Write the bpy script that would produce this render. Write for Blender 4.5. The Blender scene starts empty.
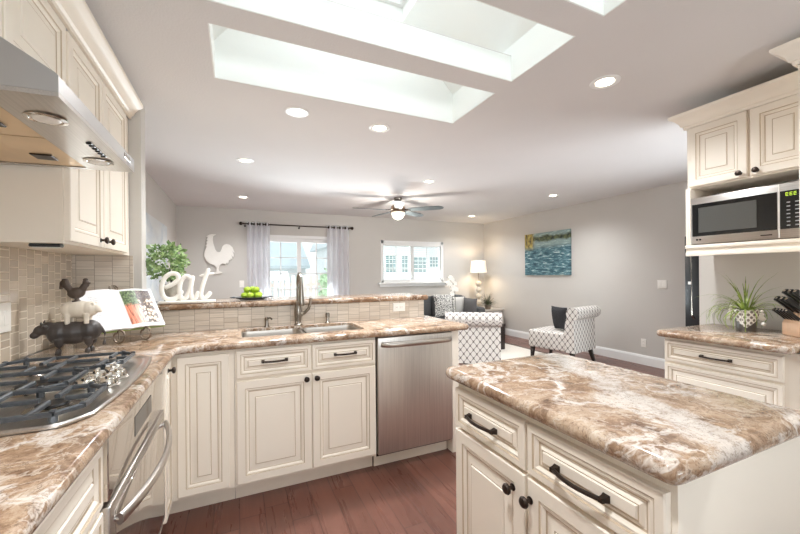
import bpy, bmesh, math, random
from mathutils import Vector as V, Matrix as M4
S = bpy.context.scene
C = S.collection
PI = math.pi
random.seed(7)

# ------------------------------------------------------------------ camera
f_px, yaw, roll, shy = 361.5, math.radians(24.2), math.radians(-.5185), 7.5
cs, sn = math.cos(yaw), math.sin(yaw)
F = V((sn, cs, 0)); R0 = V((cs, -sn, 0)); U0 = V((0, 0, 1))
R = R0*math.cos(roll) + U0*math.sin(roll); U = U0*math.cos(roll) - R0*math.sin(roll)
cam = bpy.data.cameras.new('camera'); co = bpy.data.objects.new('camera', cam); C.objects.link(co)
cam.sensor_width = 36; cam.lens = f_px/800*36; cam.shift_y = shy/800; cam.clip_start = .02
m = M4.Identity(4)
for i in range(3):
    m[i][0] = R[i]; m[i][1] = U[i]; m[i][2] = -F[i]
m[0][3], m[1][3], m[2][3] = 0, 0, 1.30
co.matrix_world = m
S.camera = co

# ------------------------------------------------------------------ world, lights, exposure
S.view_settings.view_transform = 'Standard'; S.view_settings.look = 'None'
S.view_settings.gamma = 1; S.view_settings.use_curve_mapping = False
S.view_settings.exposure = 0.65
S.cycles.use_denoising = True
S.cycles.max_bounces = 10; S.cycles.diffuse_bounces = 6; S.cycles.glossy_bounces = 5
S.cycles.sample_clamp_indirect = 6
w = bpy.data.worlds.new('sky'); S.world = w; w.use_nodes = True
bg = w.node_tree.nodes['Background']; bg.inputs[0].default_value = (.90, .96, 1, 1); bg.inputs[1].default_value = 1.0

def area(name, loc, direction, sx, sy, power, col=(1, 1, 1)):
    l = bpy.data.lights.new(name, 'AREA'); l.shape = 'RECTANGLE'; l.size = sx; l.size_y = sy; l.energy = power; l.color = col
    o = bpy.data.objects.new(name, l); C.objects.link(o); o.location = loc
    o.rotation_euler = V(direction).to_track_quat('-Z', 'Y').to_euler()
    return o
area('skylight_daylight', (.7, 1.45, 3.25), (0, 0, -1), 1.5, 1.5, 8, (.87, .96, 1))
area('rear_fill_light', (1.1, -2.74, 1.30), (0, .5, 1), 1.9, .9, 66, (.87, .95, 1))  # fill light added behind the camera; no window is known there
area('patio_door_daylight', (1.05, 7.25, .40), (0, -.75, .85), 1.4, .6, 170, (.88, .95, 1))
area('living_window_daylight', (3.38, 7.32, .74), (0, -.7, 1), 1.4, .5, 170, (.88, .95, 1))
area('alcove_fill_light', (3.95, 1.02, .95), (-.3, 1, .05), 1.2, 1.5, 34, (.88, .95, 1))  # fill light added in the hidden alcove, no source seen there

# ------------------------------------------------------------------ materials
def lin(c):
    return tuple(((x/255)/12.92 if x/255 <= .04045 else ((x/255+.055)/1.055)**2.4) for x in c) + (1,)
class NT:
    def __init__(s, name):
        s.m = bpy.data.materials.new(name); s.m.use_nodes = True; s.t = s.m.node_tree
        s.b = s.t.nodes['Principled BSDF']; s.out = s.t.nodes['Material Output']
    def n(s, typ, **k):
        nd = s.t.nodes.new(typ)
        for a, b in k.items(): setattr(nd, a, b)
        return nd
    def set(s, nd, key, val):
        if hasattr(val, 'is_output') or isinstance(val, bpy.types.NodeSocket): s.t.links.new(val, nd.inputs[key])
        else: nd.inputs[key].default_value = val
    def math(s, op, a, b=None, c=None):
        nd = s.n('ShaderNodeMath', operation=op)
        for i, x in enumerate((a, b, c)):
            if x is not None: s.set(nd, i, x)
        return nd.outputs[0]
    def coord(s, which='Object'):
        return s.n('ShaderNodeTexCoord').outputs[which]
    def mapping(s, vec, scale=(1, 1, 1), loc=(0, 0, 0), rot=(0, 0, 0)):
        nd = s.n('ShaderNodeMapping'); s.set(nd, 0, vec); nd.inputs[3].default_value = scale; nd.inputs[1].default_value = loc; nd.inputs[2].default_value = rot
        return nd.outputs[0]
    def noise(s, vec, scale, detail=4, rough=.55, dist=0, col=False):
        nd = s.n('ShaderNodeTexNoise'); s.set(nd, 'Vector', vec); nd.inputs['Scale'].default_value = scale
        nd.inputs['Detail'].default_value = detail; nd.inputs['Roughness'].default_value = rough; nd.inputs['Distortion'].default_value = dist
        return nd.outputs['Color' if col else 'Fac']
    def ramp(s, fac, stops, interp='LINEAR'):
        nd = s.n('ShaderNodeValToRGB'); s.set(nd, 0, fac); r = nd.color_ramp; r.interpolation = interp
        while len(r.elements) < len(stops): r.elements.new(.5)
        for e, (p, c) in zip(r.elements, stops): e.position = p; e.color = c
        return nd.outputs[0]
    def mix(s, fac, a, b, mode='MIX'):
        nd = s.n('ShaderNodeMix', data_type='RGBA', blend_type=mode)
        s.set(nd, 0, fac); s.set(nd, 6, a); s.set(nd, 7, b)
        return nd.outputs[2]
    def bump(s, h, strength=.2, dist=.01):
        nd = s.n('ShaderNodeBump'); nd.inputs['Strength'].default_value = strength; nd.inputs['Distance'].default_value = dist
        s.set(nd, 'Height', h); s.t.links.new(nd.outputs[0], s.b.inputs['Normal'])
    def done(s, col=None, rough=None, metal=None, spec=None, coat=None):
        for k, v in (('Base Color', col), ('Roughness', rough), ('Metallic', metal), ('Specular IOR Level', spec), ('Coat Weight', coat)):
            if v is not None: s.set(s.b, k, v)
        return s.m
def plain(name, rgb, rough=.5, metal=0, var=.0, spec=.5, scale=8):
    t = NT(name); c = lin(rgb)
    if var:
        n = t.noise(t.coord(), scale, 3)
        a = tuple(max(0, x*(1-var)) for x in c[:3]) + (1,); b = tuple(min(1, x*(1+var)) for x in c[:3]) + (1,)
        c = t.ramp(n, [(.3, a), (.7, b)])
    return t.done(c, rough, metal, spec)
def emit(name, rgb, strength, base=(240, 240, 235)):
    t = NT(name); t.done(lin(base), .4); t.b.inputs['Emission Color'].default_value = lin(rgb); t.b.inputs['Emission Strength'].default_value = strength
    return t.m

def paint(name, rgb, bump=.05, scale=180, rough=.85):
    t = NT(name); c = t.coord()
    n = t.noise(c, 1.7, 2)
    l = lin(rgb); a = tuple(x*.985 for x in l[:3])+(1,); b = tuple(min(1, x*1.015) for x in l[:3])+(1,)
    t.bump(t.noise(c, scale, 3), bump, .004)
    return t.done(t.ramp(n, [(.3, a), (.7, b)]), rough, spec=.25)
wall_m = paint('greige_wall_paint', (204, 200, 194))
ceil_m = paint('textured_ceiling_paint', (222, 219, 217), .35, 90)
well_m = paint('white_well_paint', (244, 246, 243), .25, 90)
white_m = plain('white_trim_paint', (240, 240, 238), .4)
cream_m = plain('cream_cabinet_paint', (242, 233, 219), .42, var=.012, scale=3)
glaze_m = plain('brown_glaze', (196, 177, 152), .5)
dark_gap_m = plain('shadow_gap_brown', (70, 58, 46), .8)
bronze_m = plain('oil_rubbed_bronze', (62, 52, 46), .35, .75, .15)
black_m = plain('black_enamel', (24, 25, 27), .3)
iron_m = plain('cast_iron', (84, 88, 92), .32, .4, .2, scale=60)
darkwood_m = plain('dark_wood', (40, 31, 27), .4, var=.2, scale=20)
chrome_m = plain('chrome', (205, 200, 192), .12, 1)
nickel_m = plain('brushed_nickel', (150, 143, 134), .25, 1)
plastic_m = plain('white_plastic', (243, 240, 233), .35)
glassblack_m = plain('black_glass', (14, 15, 17), .06)

def steel(name, rgb, axis, rough=.26):
    t = NT(name); sc = [4, 4, 4]; sc[axis] = 300
    sc = [260, 260, 260]; sc[axis] = 3
    n = t.noise(t.mapping(t.coord(), tuple(sc)), 1, 2)
    l = lin(rgb); a = tuple(x*.9 for x in l[:3])+(1,); b = tuple(min(1, x*1.08) for x in l[:3])+(1,)
    t.bump(n, .03, .002)
    return t.done(t.ramp(n, [(.3, a), (.7, b)]), rough, 1)
steel_x = steel('brushed_steel_across', (196, 190, 183), 0, .3)
steel_y = steel('brushed_steel_along', (200, 195, 190), 1, .28)
steel_z = steel('brushed_steel_upright', (216, 212, 207), 2, .4)
mirror_m = plain('polished_oven_front', (214, 208, 200), .05, .92)

def granite(name, seed, band=None, dark=0.0):
    t = NT(name); c0 = t.mapping(t.coord(), (1, 1, 1), (seed*3.1, seed*1.7, seed))
    def warp(vec, sc, amt):
        nd = t.n('ShaderNodeVectorMath', operation='MULTIPLY_ADD'); t.set(nd, 0, t.noise(vec, sc, 4, .6, 0, True)); nd.inputs[1].default_value = (amt,)*3; t.set(nd, 2, vec)
        return nd.outputs[0]
    c = warp(c0, 4.5, .16)
    n1 = t.noise(c, 8.5, 10, .74, .5)
    base = t.ramp(n1, [(.28, lin((92, 74, 60))), (.39, lin((142, 116, 94))), (.46, lin((176, 150, 126))), (.53, lin((202, 179, 155))), (.62, lin((218, 201, 180))), (.74, lin((230, 218, 202)))])
    big = t.noise(c, 2.6, 5, .6, .4)
    base = t.mix(t.ramp(big, [(.44, (0, 0, 0, 1)), (.60, (.62, .62, .62, 1))]), base, t.ramp(n1, [(.34, lin((112, 86, 64))), (.5, lin((170, 136, 106))), (.66, lin((202, 173, 141)))]))
    def ridge(vec, sc, wid, amt, rough=.6):
        r = t.math('ABSOLUTE', t.math('SUBTRACT', t.noise(vec, sc, 6, rough, .6), .5))
        return t.ramp(r, [(.0, (amt,)*3+(1,)), (wid*.45, (amt*.7,)*3+(1,)), (wid, (0, 0, 0, 1))])
    base = t.mix(ridge(c, 7.5, .022, .55), base, lin((236, 226, 212)))
    c2 = warp(t.mapping(c0, (1, 1, 1), (5, 3, 8)), 3.5, .22)
    base = t.mix(ridge(c2, 2.3, .022, .9), base, lin((241, 235, 227)))
    if band:
        bx, by, slope, wid = band
        sp = t.n('ShaderNodeSeparateXYZ'); t.set(sp, 0, t.coord())
        d = t.math('SUBTRACT', t.math('SUBTRACT', sp.outputs[0], bx), t.math('MULTIPLY', t.math('SUBTRACT', sp.outputs[1], by), slope))
        d = t.math('ADD', d, t.math('MULTIPLY', t.math('SUBTRACT', t.noise(c, 6, 8, .72), .5), .30))
        bm_ = t.ramp(t.math('ABSOLUTE', d), [(.0, (.95, .95, .95, 1)), (wid, (.75, .75, .75, 1)), (wid*1.7, (0, 0, 0, 1))])
        base = t.mix(bm_, base, t.ramp(n1, [(.34, lin((190, 176, 164))), (.46, lin((232, 225, 217))), (.6, lin((243, 240, 236)))]))
    base = t.mix(ridge(warp(c0, 9, .08), 10, .012, .5, .7), base, lin((104, 80, 64)))
    sp2 = t.ramp(t.noise(c0, 120, 3, .7), [(.34, (.55, .55, .55, 1)), (.44, (0, 0, 0, 1))])
    base = t.mix(sp2, base, lin((120, 100, 84)))
    base = t.mix(.55, base, t.ramp(t.noise(c, 34, 9, .78, .8), [(.36, (.16, .15, .14, 1)), (.5, (.5, .5, .5, 1)), (.64, (.86, .85, .84, 1))]), 'SOFT_LIGHT')
    if dark: base = t.mix(dark, base, lin((176, 158, 144)), 'MULTIPLY')
    return t.done(base, .13, spec=.45)
gran_i = granite('island_granite', 1.0, (1.06, .68, .42, .042), .42)
gran_c = granite('counter_granite', 2.3, None, .45)
gran_l = gran_c
gran_b = granite('bar_granite', 4.4, None, .7)
gran_r = granite('side_granite', 5.2, None, .45)

def tile(name, ua, w_, p_, grout, cols, rough=.25, strata=False, gw=.045, split=.66):
    t = NT(name); sp = t.n('ShaderNodeSeparateXYZ'); t.set(sp, 0, t.coord())
    u = t.math('DIVIDE', sp.outputs[ua], w_)
    col = t.math('FLOOR', u); fu = t.math('SUBTRACT', u, col)
    v = t.math('ADD', t.math('DIVIDE', sp.outputs[2], p_), t.math('MULTIPLY', col, .43))
    row = t.math('FLOOR', v); fv = t.math('SUBTRACT', v, row)
    tall = t.math('LESS_THAN', fv, split)
    gu = t.math('MINIMUM', fu, t.math('SUBTRACT', 1, fu))
    r = w_/p_
    d1 = t.math('MINIMUM', fv, t.math('SUBTRACT', 1, fv)); d2 = t.math('ABSOLUTE', t.math('SUBTRACT', fv, split))
    gv = t.math('DIVIDE', t.math('MINIMUM', d1, d2), r)
    g = t.math('MINIMUM', gu, gv)
    mask = t.ramp(g, [(gw*.55, (1, 1, 1, 1)), (gw, (0, 0, 0, 1))])
    cv = t.n('ShaderNodeCombineXYZ'); t.set(cv, 0, col); t.set(cv, 1, row); t.set(cv, 2, tall)
    wn = t.n('ShaderNodeTexWhiteNoise', noise_dimensions='3D'); t.set(wn, 0, cv.outputs[0])
    c = t.ramp(wn.outputs[0], [(i/(len(cols)-1), lin(x)) for i, x in enumerate(cols)])
    if strata:
        sc = [3, 3, 3]; sc[2] = 90
        n = t.noise(t.mapping(t.coord(), tuple(sc)), 1.5, 3)
        c = t.mix(t.ramp(n, [(.35, (0, 0, 0, 1)), (.7, (.4, .4, .4, 1))]), c, lin((168, 152, 134)))
    t.bump(t.ramp(g, [(0, (0, 0, 0, 1)), (gw, (1, 1, 1, 1))]), .35, .004)
    rr = t.math('ADD', t.math('MULTIPLY', mask, .5), rough)
    return t.done(t.mix(mask, c, lin(grout)), rr, spec=.5)
tile_l = tile('glass_mosaic_tile', 1, .072, .098, (228, 217, 200), [(184, 170, 152), (206, 192, 173), (196, 182, 163), (216, 202, 183)], .12)
tile_b = tile('stone_mosaic_tile', 0, .090, .088, (158, 145, 130), [(212, 201, 187), (224, 214, 201), (203, 191, 176), (218, 207, 193)], .22, True, .022, .62)

def wood_floor():
    t = NT('reddish_wood_floor'); sp = t.n('ShaderNodeSeparateXYZ'); t.set(sp, 0, t.coord())
    W = .128
    u = t.math('DIVIDE', sp.outputs[0], W); col = t.math('FLOOR', u); fu = t.math('SUBTRACT', u, col)
    wn0 = t.n('ShaderNodeTexWhiteNoise', noise_dimensions='1D'); t.set(wn0, 1, col)
    v = t.math('ADD', t.math('DIVIDE', sp.outputs[1], 1.1), t.math('MULTIPLY', wn0.outputs[0], 7)); row = t.math('FLOOR', v); fv = t.math('SUBTRACT', v, row)
    cv = t.n('ShaderNodeCombineXYZ'); t.set(cv, 0, col); t.set(cv, 1, row)
    wn = t.n('ShaderNodeTexWhiteNoise', noise_dimensions='3D'); t.set(wn, 0, cv.outputs[0])
    off = t.n('ShaderNodeVectorMath', operation='MULTIPLY_ADD'); t.set(off, 0, cv.outputs[0]); off.inputs[1].default_value = (.37, 1.9, 0); t.set(off, 2, t.coord())
    g = t.noise(t.mapping(off.outputs[0], (26, 1.6, 1)), 1, 5, .6, .8)
    c = t.ramp(wn.outputs[0], [(0, lin((102, 66, 55))), (.4, lin((121, 80, 67))), (.7, lin((112, 73, 62))), (1, lin((138, 94, 79)))])
    c = t.mix(t.ramp(g, [(.3, (.5, .5, .5, 1)), (.7, (0, 0, 0, 1))]), c, lin((80, 48, 40)))
    gu = t.math('MULTIPLY', t.math('MINIMUM', fu, t.math('SUBTRACT', 1, fu)), W)
    gv = t.math('MULTIPLY', t.math('MINIMUM', fv, t.math('SUBTRACT', 1, fv)), 1.1)
    gg = t.math('MINIMUM', gu, gv)
    c = t.mix(t.ramp(gg, [(.0008, (.85, .85, .85, 1)), (.0024, (0, 0, 0, 1))]), c, lin((52, 28, 22)))
    return t.done(c, t.math('ADD', .2, t.math('MULTIPLY', g, .18)), spec=.5)
floor_m = wood_floor()

def trellis():
    t = NT('trellis_fabric'); uv = t.mapping(t.coord('UV'), (2*PI/.080, 2*PI/.102, 1))
    sp = t.n('ShaderNodeSeparateXYZ'); t.set(sp, 0, uv)
    s = t.math('ADD', t.math('COSINE', sp.outputs[0]), t.math('COSINE', sp.outputs[1]))
    line = t.ramp(t.math('ABSOLUTE', s), [(.20, (1, 1, 1, 1)), (.36, (0, 0, 0, 1))])
    dot = t.ramp(t.math('ABSOLUTE', s), [(1.72, (0, 0, 0, 1)), (1.9, (.55, .55, .55, 1))])
    c = t.mix(line, lin((222, 217, 210)), lin((122, 114, 109)))
    c = t.mix(dot, c, lin((150, 142, 136)))
    return t.done(c, .9, spec=.15)
trellis_m = trellis()
def fabric(name, rgb, scale=40, var=.12, rough=.95):
    t = NT(name); n = t.noise(t.coord(), scale, 3); l = lin(rgb)
    a = tuple(x*(1-var) for x in l[:3])+(1,); b = tuple(min(1, x*(1+var)) for x in l[:3])+(1,)
    return t.done(t.ramp(n, [(.3, a), (.7, b)]), rough, spec=.1)
sofa_m = fabric('charcoal_upholstery', (92, 93, 94))
rug_m = fabric('cream_rug', (226, 220, 210), 90, .08)
rugedge_m = fabric('dark_rug_binding', (96, 84, 74), 90, .2)
dkfur_m = fabric('dark_grey_plush', (66, 66, 68), 120, .35)
greyfab_m = fabric('light_grey_fabric', (206, 203, 198), 30, .03)
midfab_m = fabric('slate_fabric', (110, 108, 108), 30, .05)
def damask():
    t = NT('black_white_print'); c = t.coord('UV')
    vo = t.n('ShaderNodeTexVoronoi', feature='F1'); t.set(vo, 'Vector', t.mapping(c, (3.6, 3.6, 1))); vo.inputs['Randomness'].default_value = .55
    s = t.math('SINE', t.math('MULTIPLY', vo.outputs['Distance'], 13))
    return t.done(t.ramp(s, [(.25, lin((240, 238, 232))), (.45, lin((52, 50, 50)))]), .9, spec=.1)
damask_m = damask()

def curtain_mat():
    t = NT('white_sheer_curtain')
    tr = t.n('ShaderNodeBsdfTranslucent'); tr.inputs[0].default_value = (.97, .97, .985, 1)
    mx = t.n('ShaderNodeMixShader'); mx.inputs[0].default_value = .75
    t.done(lin((246, 246, 248)), .9, spec=.1)
    t.t.links.new(t.b.outputs[0], mx.inputs[1]); t.t.links.new(tr.outputs[0], mx.inputs[2]); t.t.links.new(mx.outputs[0], t.out.inputs[0])
    return t.m
curtain_m = curtain_mat()
def pane_mat():
    t = NT('clear_window_glass')
    a = t.n('ShaderNodeBsdfTransparent'); a.inputs[0].default_value = (.96, .98, .98, 1)
    g = t.n('ShaderNodeBsdfGlossy'); g.inputs['Roughness'].default_value = .01
    fr = t.n('ShaderNodeFresnel'); fr.inputs[0].default_value = 1.45
    mx = t.n('ShaderNodeMixShader')
    t.t.links.new(fr.outputs[0], mx.inputs[0]); t.t.links.new(a.outputs[0], mx.inputs[1]); t.t.links.new(g.outputs[0], mx.inputs[2]); t.t.links.new(mx.outputs[0], t.out.inputs[0])
    return t.m
pane_m = pane_mat()

def lake_painting():
    t = NT('lake_painting_canvas'); c = t.coord('UV'); sp = t.n('ShaderNodeSeparateXYZ'); t.set(sp, 0, c)
    v = t.math('ADD', sp.outputs[1], t.math('MULTIPLY', t.math('SUBTRACT', t.noise(c, 6, 5), .5), .16))
    n = t.noise(t.mapping(c, (5, 22, 1)), 1.3, 6, .7, .6)
    wat = t.ramp(n, [(.32, lin((22, 46, 62))), (.43, lin((42, 82, 96))), (.52, lin((76, 118, 128))), (.58, lin((132, 166, 170))), (.65, lin((224, 232, 230)))])
    top = t.ramp(v, [(.60, (0, 0, 0, 1)), (.72, (.6, .6, .6, 1))])
    col = t.mix(top, wat, lin((168, 184, 176)))
    bank = t.ramp(v, [(.78, (0, 0, 0, 1)), (.83, (1, 1, 1, 1)), (.90, (1, 1, 1, 1)), (.95, (0, 0, 0, 1))])
    col = t.mix(bank, col, t.ramp(t.noise(c, 16, 4), [(.35, lin((26, 40, 36))), (.65, lin((104, 112, 72)))]))
    tr = t.math('MULTIPLY', t.ramp(sp.outputs[0], [(.0, (1, 1, 1, 1)), (.18, (1, 1, 1, 1)), (.25, (0, 0, 0, 1))]), t.ramp(sp.outputs[1], [(.58, (0, 0, 0, 1)), (.7, (1, 1, 1, 1))]))
    col = t.mix(tr, col, t.ramp(t.noise(t.mapping(c, (30, 8, 1)), 1, 3), [(.35, lin((58, 54, 40))), (.5, lin((150, 128, 60))), (.65, lin((196, 178, 96)))]))
    return t.done(col, .5)
lake_m = lake_painting()
def pale_painting():
    t = NT('pale_abstract_canvas'); c = t.coord('UV')
    n = t.noise(c, 3.2, 5, .6, .8)
    return t.done(t.ramp(n, [(.3, lin((128, 140, 160))), (.40, lin((190, 196, 200))), (.6, lin((206, 208, 206)))]), .5)
pale_m = pale_painting()
def page_photo():
    t = NT('vegetable_photo_page'); c = t.coord('UV'); sp = t.n('ShaderNodeSeparateXYZ'); t.set(sp, 0, c)
    x, y = sp.outputs[0], sp.outputs[1]
    car = t.ramp(t.noise(t.mapping(c, (16, 2.2, 1)), 1, 2), [(.36, lin((70, 48, 40))), (.45, lin((214, 120, 88))), (.6, lin((236, 160, 128)))])
    gre = t.ramp(t.noise(c, 14, 4), [(.35, lin((40, 48, 34))), (.55, lin((104, 124, 80))), (.7, lin((160, 176, 130)))])
    left = t.mix(t.ramp(t.math('ADD', y, t.math('MULTIPLY', t.noise(c, 8, 3), .2)), [(.62, (0, 0, 0, 1)), (.72, (1, 1, 1, 1))]), car, gre)
    vo = t.n('ShaderNodeTexVoronoi'); t.set(vo, 'Vector', c); vo.inputs['Scale'].default_value = 11
    gar = t.ramp(vo.outputs['Distance'], [(.25, lin((244, 236, 226))), (.45, lin((214, 188, 160))), (.58, lin((78, 58, 46)))])
    right = t.mix(t.ramp(y, [(.72, (0, 0, 0, 1)), (.8, (1, 1, 1, 1))]), gar, t.ramp(t.noise(c, 18, 3), [(.4, lin((50, 44, 46))), (.65, lin((138, 120, 110)))]))
    return t.done(t.mix(t.ramp(x, [(.46, (0, 0, 0, 1)), (.5, (1, 1, 1, 1))]), left, right), .35)
photo_m = page_photo()
def text_page():
    t = NT('printed_recipe_page'); c = t.coord('UV'); sp = t.n('ShaderNodeSeparateXYZ'); t.set(sp, 0, c)
    ln = t.math('LESS_THAN', t.math('FRACT', t.math('MULTIPLY', sp.outputs[1], 22)), .35)
    wd = t.ramp(t.noise(t.mapping(c, (30, 22, 1)), 1, 1), [(.42, (0, 0, 0, 1)), (.5, (1, 1, 1, 1))])
    mg = t.math('MULTIPLY', t.math('MULTIPLY', t.math('GREATER_THAN', sp.outputs[0], .2), t.math('LESS_THAN', sp.outputs[0], .82)), t.math('MULTIPLY', t.math('GREATER_THAN', sp.outputs[1], .3), t.math('LESS_THAN', sp.outputs[1], .85)))
    return t.done(t.mix(t.math('MULTIPLY', t.math('MULTIPLY', ln, wd), t.math('MULTIPLY', mg, .3)), lin((242, 242, 244)), lin((120, 120, 126))), .5)
textpage_m = text_page()
def leafmat(name, a, b):
    t = NT(name); n = t.noise(t.coord(), 30, 2)
    return t.done(t.ramp(n, [(.35, lin(a)), (.65, lin(b))]), .5)
topi_m = leafmat('topiary_leaf', (84, 118, 66), (176, 200, 140))
grass_m = leafmat('green_blade', (96, 116, 44), (166, 184, 92))
dkleaf_m = leafmat('dark_leaf', (50, 62, 40), (112, 112, 84))
lime_m = plain('green_fruit_skin', (156, 184, 50), .35, var=.15)
petal_m = plain('white_petal', (248, 244, 236), .6)
pot_m = plain('weathered_grey_pot', (158, 152, 142), .8, var=.2, scale=25)
whitewood_m = plain('white_painted_wood', (247, 244, 237), .55, var=.03)
cow_m = plain('dark_pewter_cow', (74, 69, 67), .4, .2, .35, scale=14)
pig_m = plain('cream_pig', (226, 216, 200), .5, var=.08, scale=14)
roost_m = plain('bronze_brown_rooster', (84, 72, 64), .5, .3, .3, scale=20)
block_m = plain('pale_knife_block_wood', (206, 170, 140), .5, var=.1, scale=12)
hood_under_m = plain('warm_hood_filter', (226, 200, 164), .35, .6, .05)

# ------------------------------------------------------------------ mesh helpers
class MB:
    def __init__(s): s.b = bmesh.new(); s.mi = 0
    def face(s, vs, mi=None):
        try:
            fc = s.b.faces.new(vs); fc.material_index = s.mi if mi is None else mi; return fc
        except ValueError: return None
    def box(s, a, b, bev=0, seg=2):
        a, b = [min(x, y) for x, y in zip(a, b)], [max(x, y) for x, y in zip(a, b)]
        vs = [s.b.verts.new((x, y, z)) for x in (a[0], b[0]) for y in (a[1], b[1]) for z in (a[2], b[2])]
        fs = [s.face([vs[i] for i in q]) for q in ((0, 1, 3, 2), (4, 6, 7, 5), (0, 4, 5, 1), (2, 3, 7, 6), (0, 2, 6, 4), (1, 5, 7, 3))]
        if bev:
            es = list({e for fc in fs for e in fc.edges})
            r = bmesh.ops.bevel(s.b, geom=es, offset=bev, segments=seg, affect='EDGES', profile=.5)
            for fc in r['faces']: fc.material_index = s.mi
        return s
    def loops(s, rings, closed=True, cap=(True, True), mats=None):
        L = [[s.b.verts.new(p) for p in r] for r in rings]; n = len(L[0])
        for k in range(len(L)-1):
            for i in range(n if closed else n-1):
                j = (i+1) % n
                s.face((L[k][i], L[k][j], L[k+1][j], L[k+1][i]), mats[k] if mats else None)
        if cap[0]: s.face(L[0][::-1], mats[0] if mats else None)
        if cap[1]: s.face(L[-1], mats[-1] if mats else None)
        return s
    def lathe(s, prof, c=(0, 0, 0), axis=(0, 0, 1), n=24):
        q = V((0, 0, 1)).rotation_difference(V(axis).normalized()); rings = []
        for r, z in prof:
            rings.append([V(c) + q @ V((max(r, 1e-5)*math.cos(2*PI*i/n), max(r, 1e-5)*math.sin(2*PI*i/n), z)) for i in range(n)])
        return s.loops(rings)
    def cyl(s, a, b, r, n=16, r2=None):
        a, b = V(a), V(b)
        return s.lathe([(r, 0), (r if r2 is None else r2, (b-a).length)], a, b-a, n)
    def tube(s, pts, r, n=10, closed=False, flat=None, side=None):
        pts = [V(p) for p in pts]; rings = []; up = V((0, 0, 1)); N = len(pts)
        for i, p in enumerate(pts):
            a = pts[(i-1) % N] if (closed or i) else p; b = pts[(i+1) % N] if (closed or i < N-1) else p
            d = (b-a).normalized(); x = d.cross(up)
            if x.length < 1e-3: x = d.cross(V((1, 0, 0)))
            if side is not None: x = V(side)
            x.normalize(); y = x.cross(d).normalized()
            rr = r[i] if isinstance(r, (list, tuple)) else r
            fx, fy = flat or (1, 1)
            rings.append([p + x*rr*fx*math.cos(2*PI*k/n) + y*rr*fy*math.sin(2*PI*k/n) for k in range(n)])
        if closed: rings.append(rings[0]); return s.loops(rings, True, (False, False))
        return s.loops(rings)
    def sphere(s, c, r, seg=16, ring=10, rot=None):
        r = (r, r, r) if not hasattr(r, '__len__') else r
        mt = M4.Translation(c) @ (rot.to_4x4() if rot else M4.Identity(4)) @ M4.Diagonal((*r, 1))
        before = set(s.b.faces)
        bmesh.ops.create_uvsphere(s.b, u_segments=seg, v_segments=ring, radius=1, matrix=mt)
        for fc in s.b.faces:
            if fc not in before: fc.material_index = s.mi
        return s
    def prism(s, poly, fn, d0, d1, bev=0):
        """poly: 2D outline; fn(u,v,d)->point; extruded from depth d0 to d1"""
        return s.loops([[fn(u, v, d0) for u, v in poly], [fn(u, v, d1) for u, v in poly]])
    def xf(s, mt):
        bmesh.ops.transform(s.b, matrix=mt, verts=s.b.verts); return s

def wloc(o):
    p = V((0, 0, 0))
    while o is not None: p = p + o.location; o = o.parent
    return p
def obj(name, mb, mats, parent=None, smooth=True, local=False, uv=None):
    if not local and parent is not None:
        bmesh.ops.translate(mb.b, vec=-wloc(parent), verts=mb.b.verts)
    bmesh.ops.recalc_face_normals(mb.b, faces=mb.b.faces)
    if uv:
        l = mb.b.loops.layers.uv.new('UVMap')
        for fc in mb.b.faces:
            n = fc.normal
            k = max(range(3), key=lambda i: abs(n[i]))
            for lp in fc.loops: 
                p = lp.vert.co; lp[l].uv = uv(p, k)
    me = bpy.data.meshes.new(name); mb.b.to_mesh(me); mb.b.free()
    for mm in (mats if isinstance(mats, (list, tuple)) else [mats]): me.materials.append(mm)
    if smooth:
        me.polygons.foreach_set('use_smooth', [True]*len(me.polygons)); me.set_sharp_from_angle(angle=math.radians(35))
    o = bpy.data.objects.new(name, me); C.objects.link(o); o.parent = parent
    return o
def tag(o, label, cat, group=None):
    o['label'] = label; o['category'] = cat
    if group: o['group'] = group
    return o
def thing(name, label, cat, loc=(0, 0, 0), rotz=0, group=None):
    o = bpy.data.objects.new(name, None); C.objects.link(o); o.location = loc; o.rotation_euler = (0, 0, rotz); o.empty_display_size = .1
    return tag(o, label, cat, group)
def struct(name, mb, mats, parent=None, smooth=False, uv=None):
    o = obj(name, mb, mats, parent, smooth, uv=uv)
    if parent is None: o['kind'] = 'structure'
    return o
def dup(root, loc, rotz, label=None):
    r = root.copy(); C.objects.link(r); r.location = loc; r.rotation_euler = (0, 0, rotz)
    if label: r['label'] = label
    for ch in list(root.children):
        c = ch.copy(); C.objects.link(c); c.parent = r
        for g in ch.children:
            d = g.copy(); C.objects.link(d); d.parent = c
    return r
def boxes(*bs, bev=0):
    mb = MB()
    for a, b in bs: mb.box(a, b, bev)
    return mb

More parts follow.
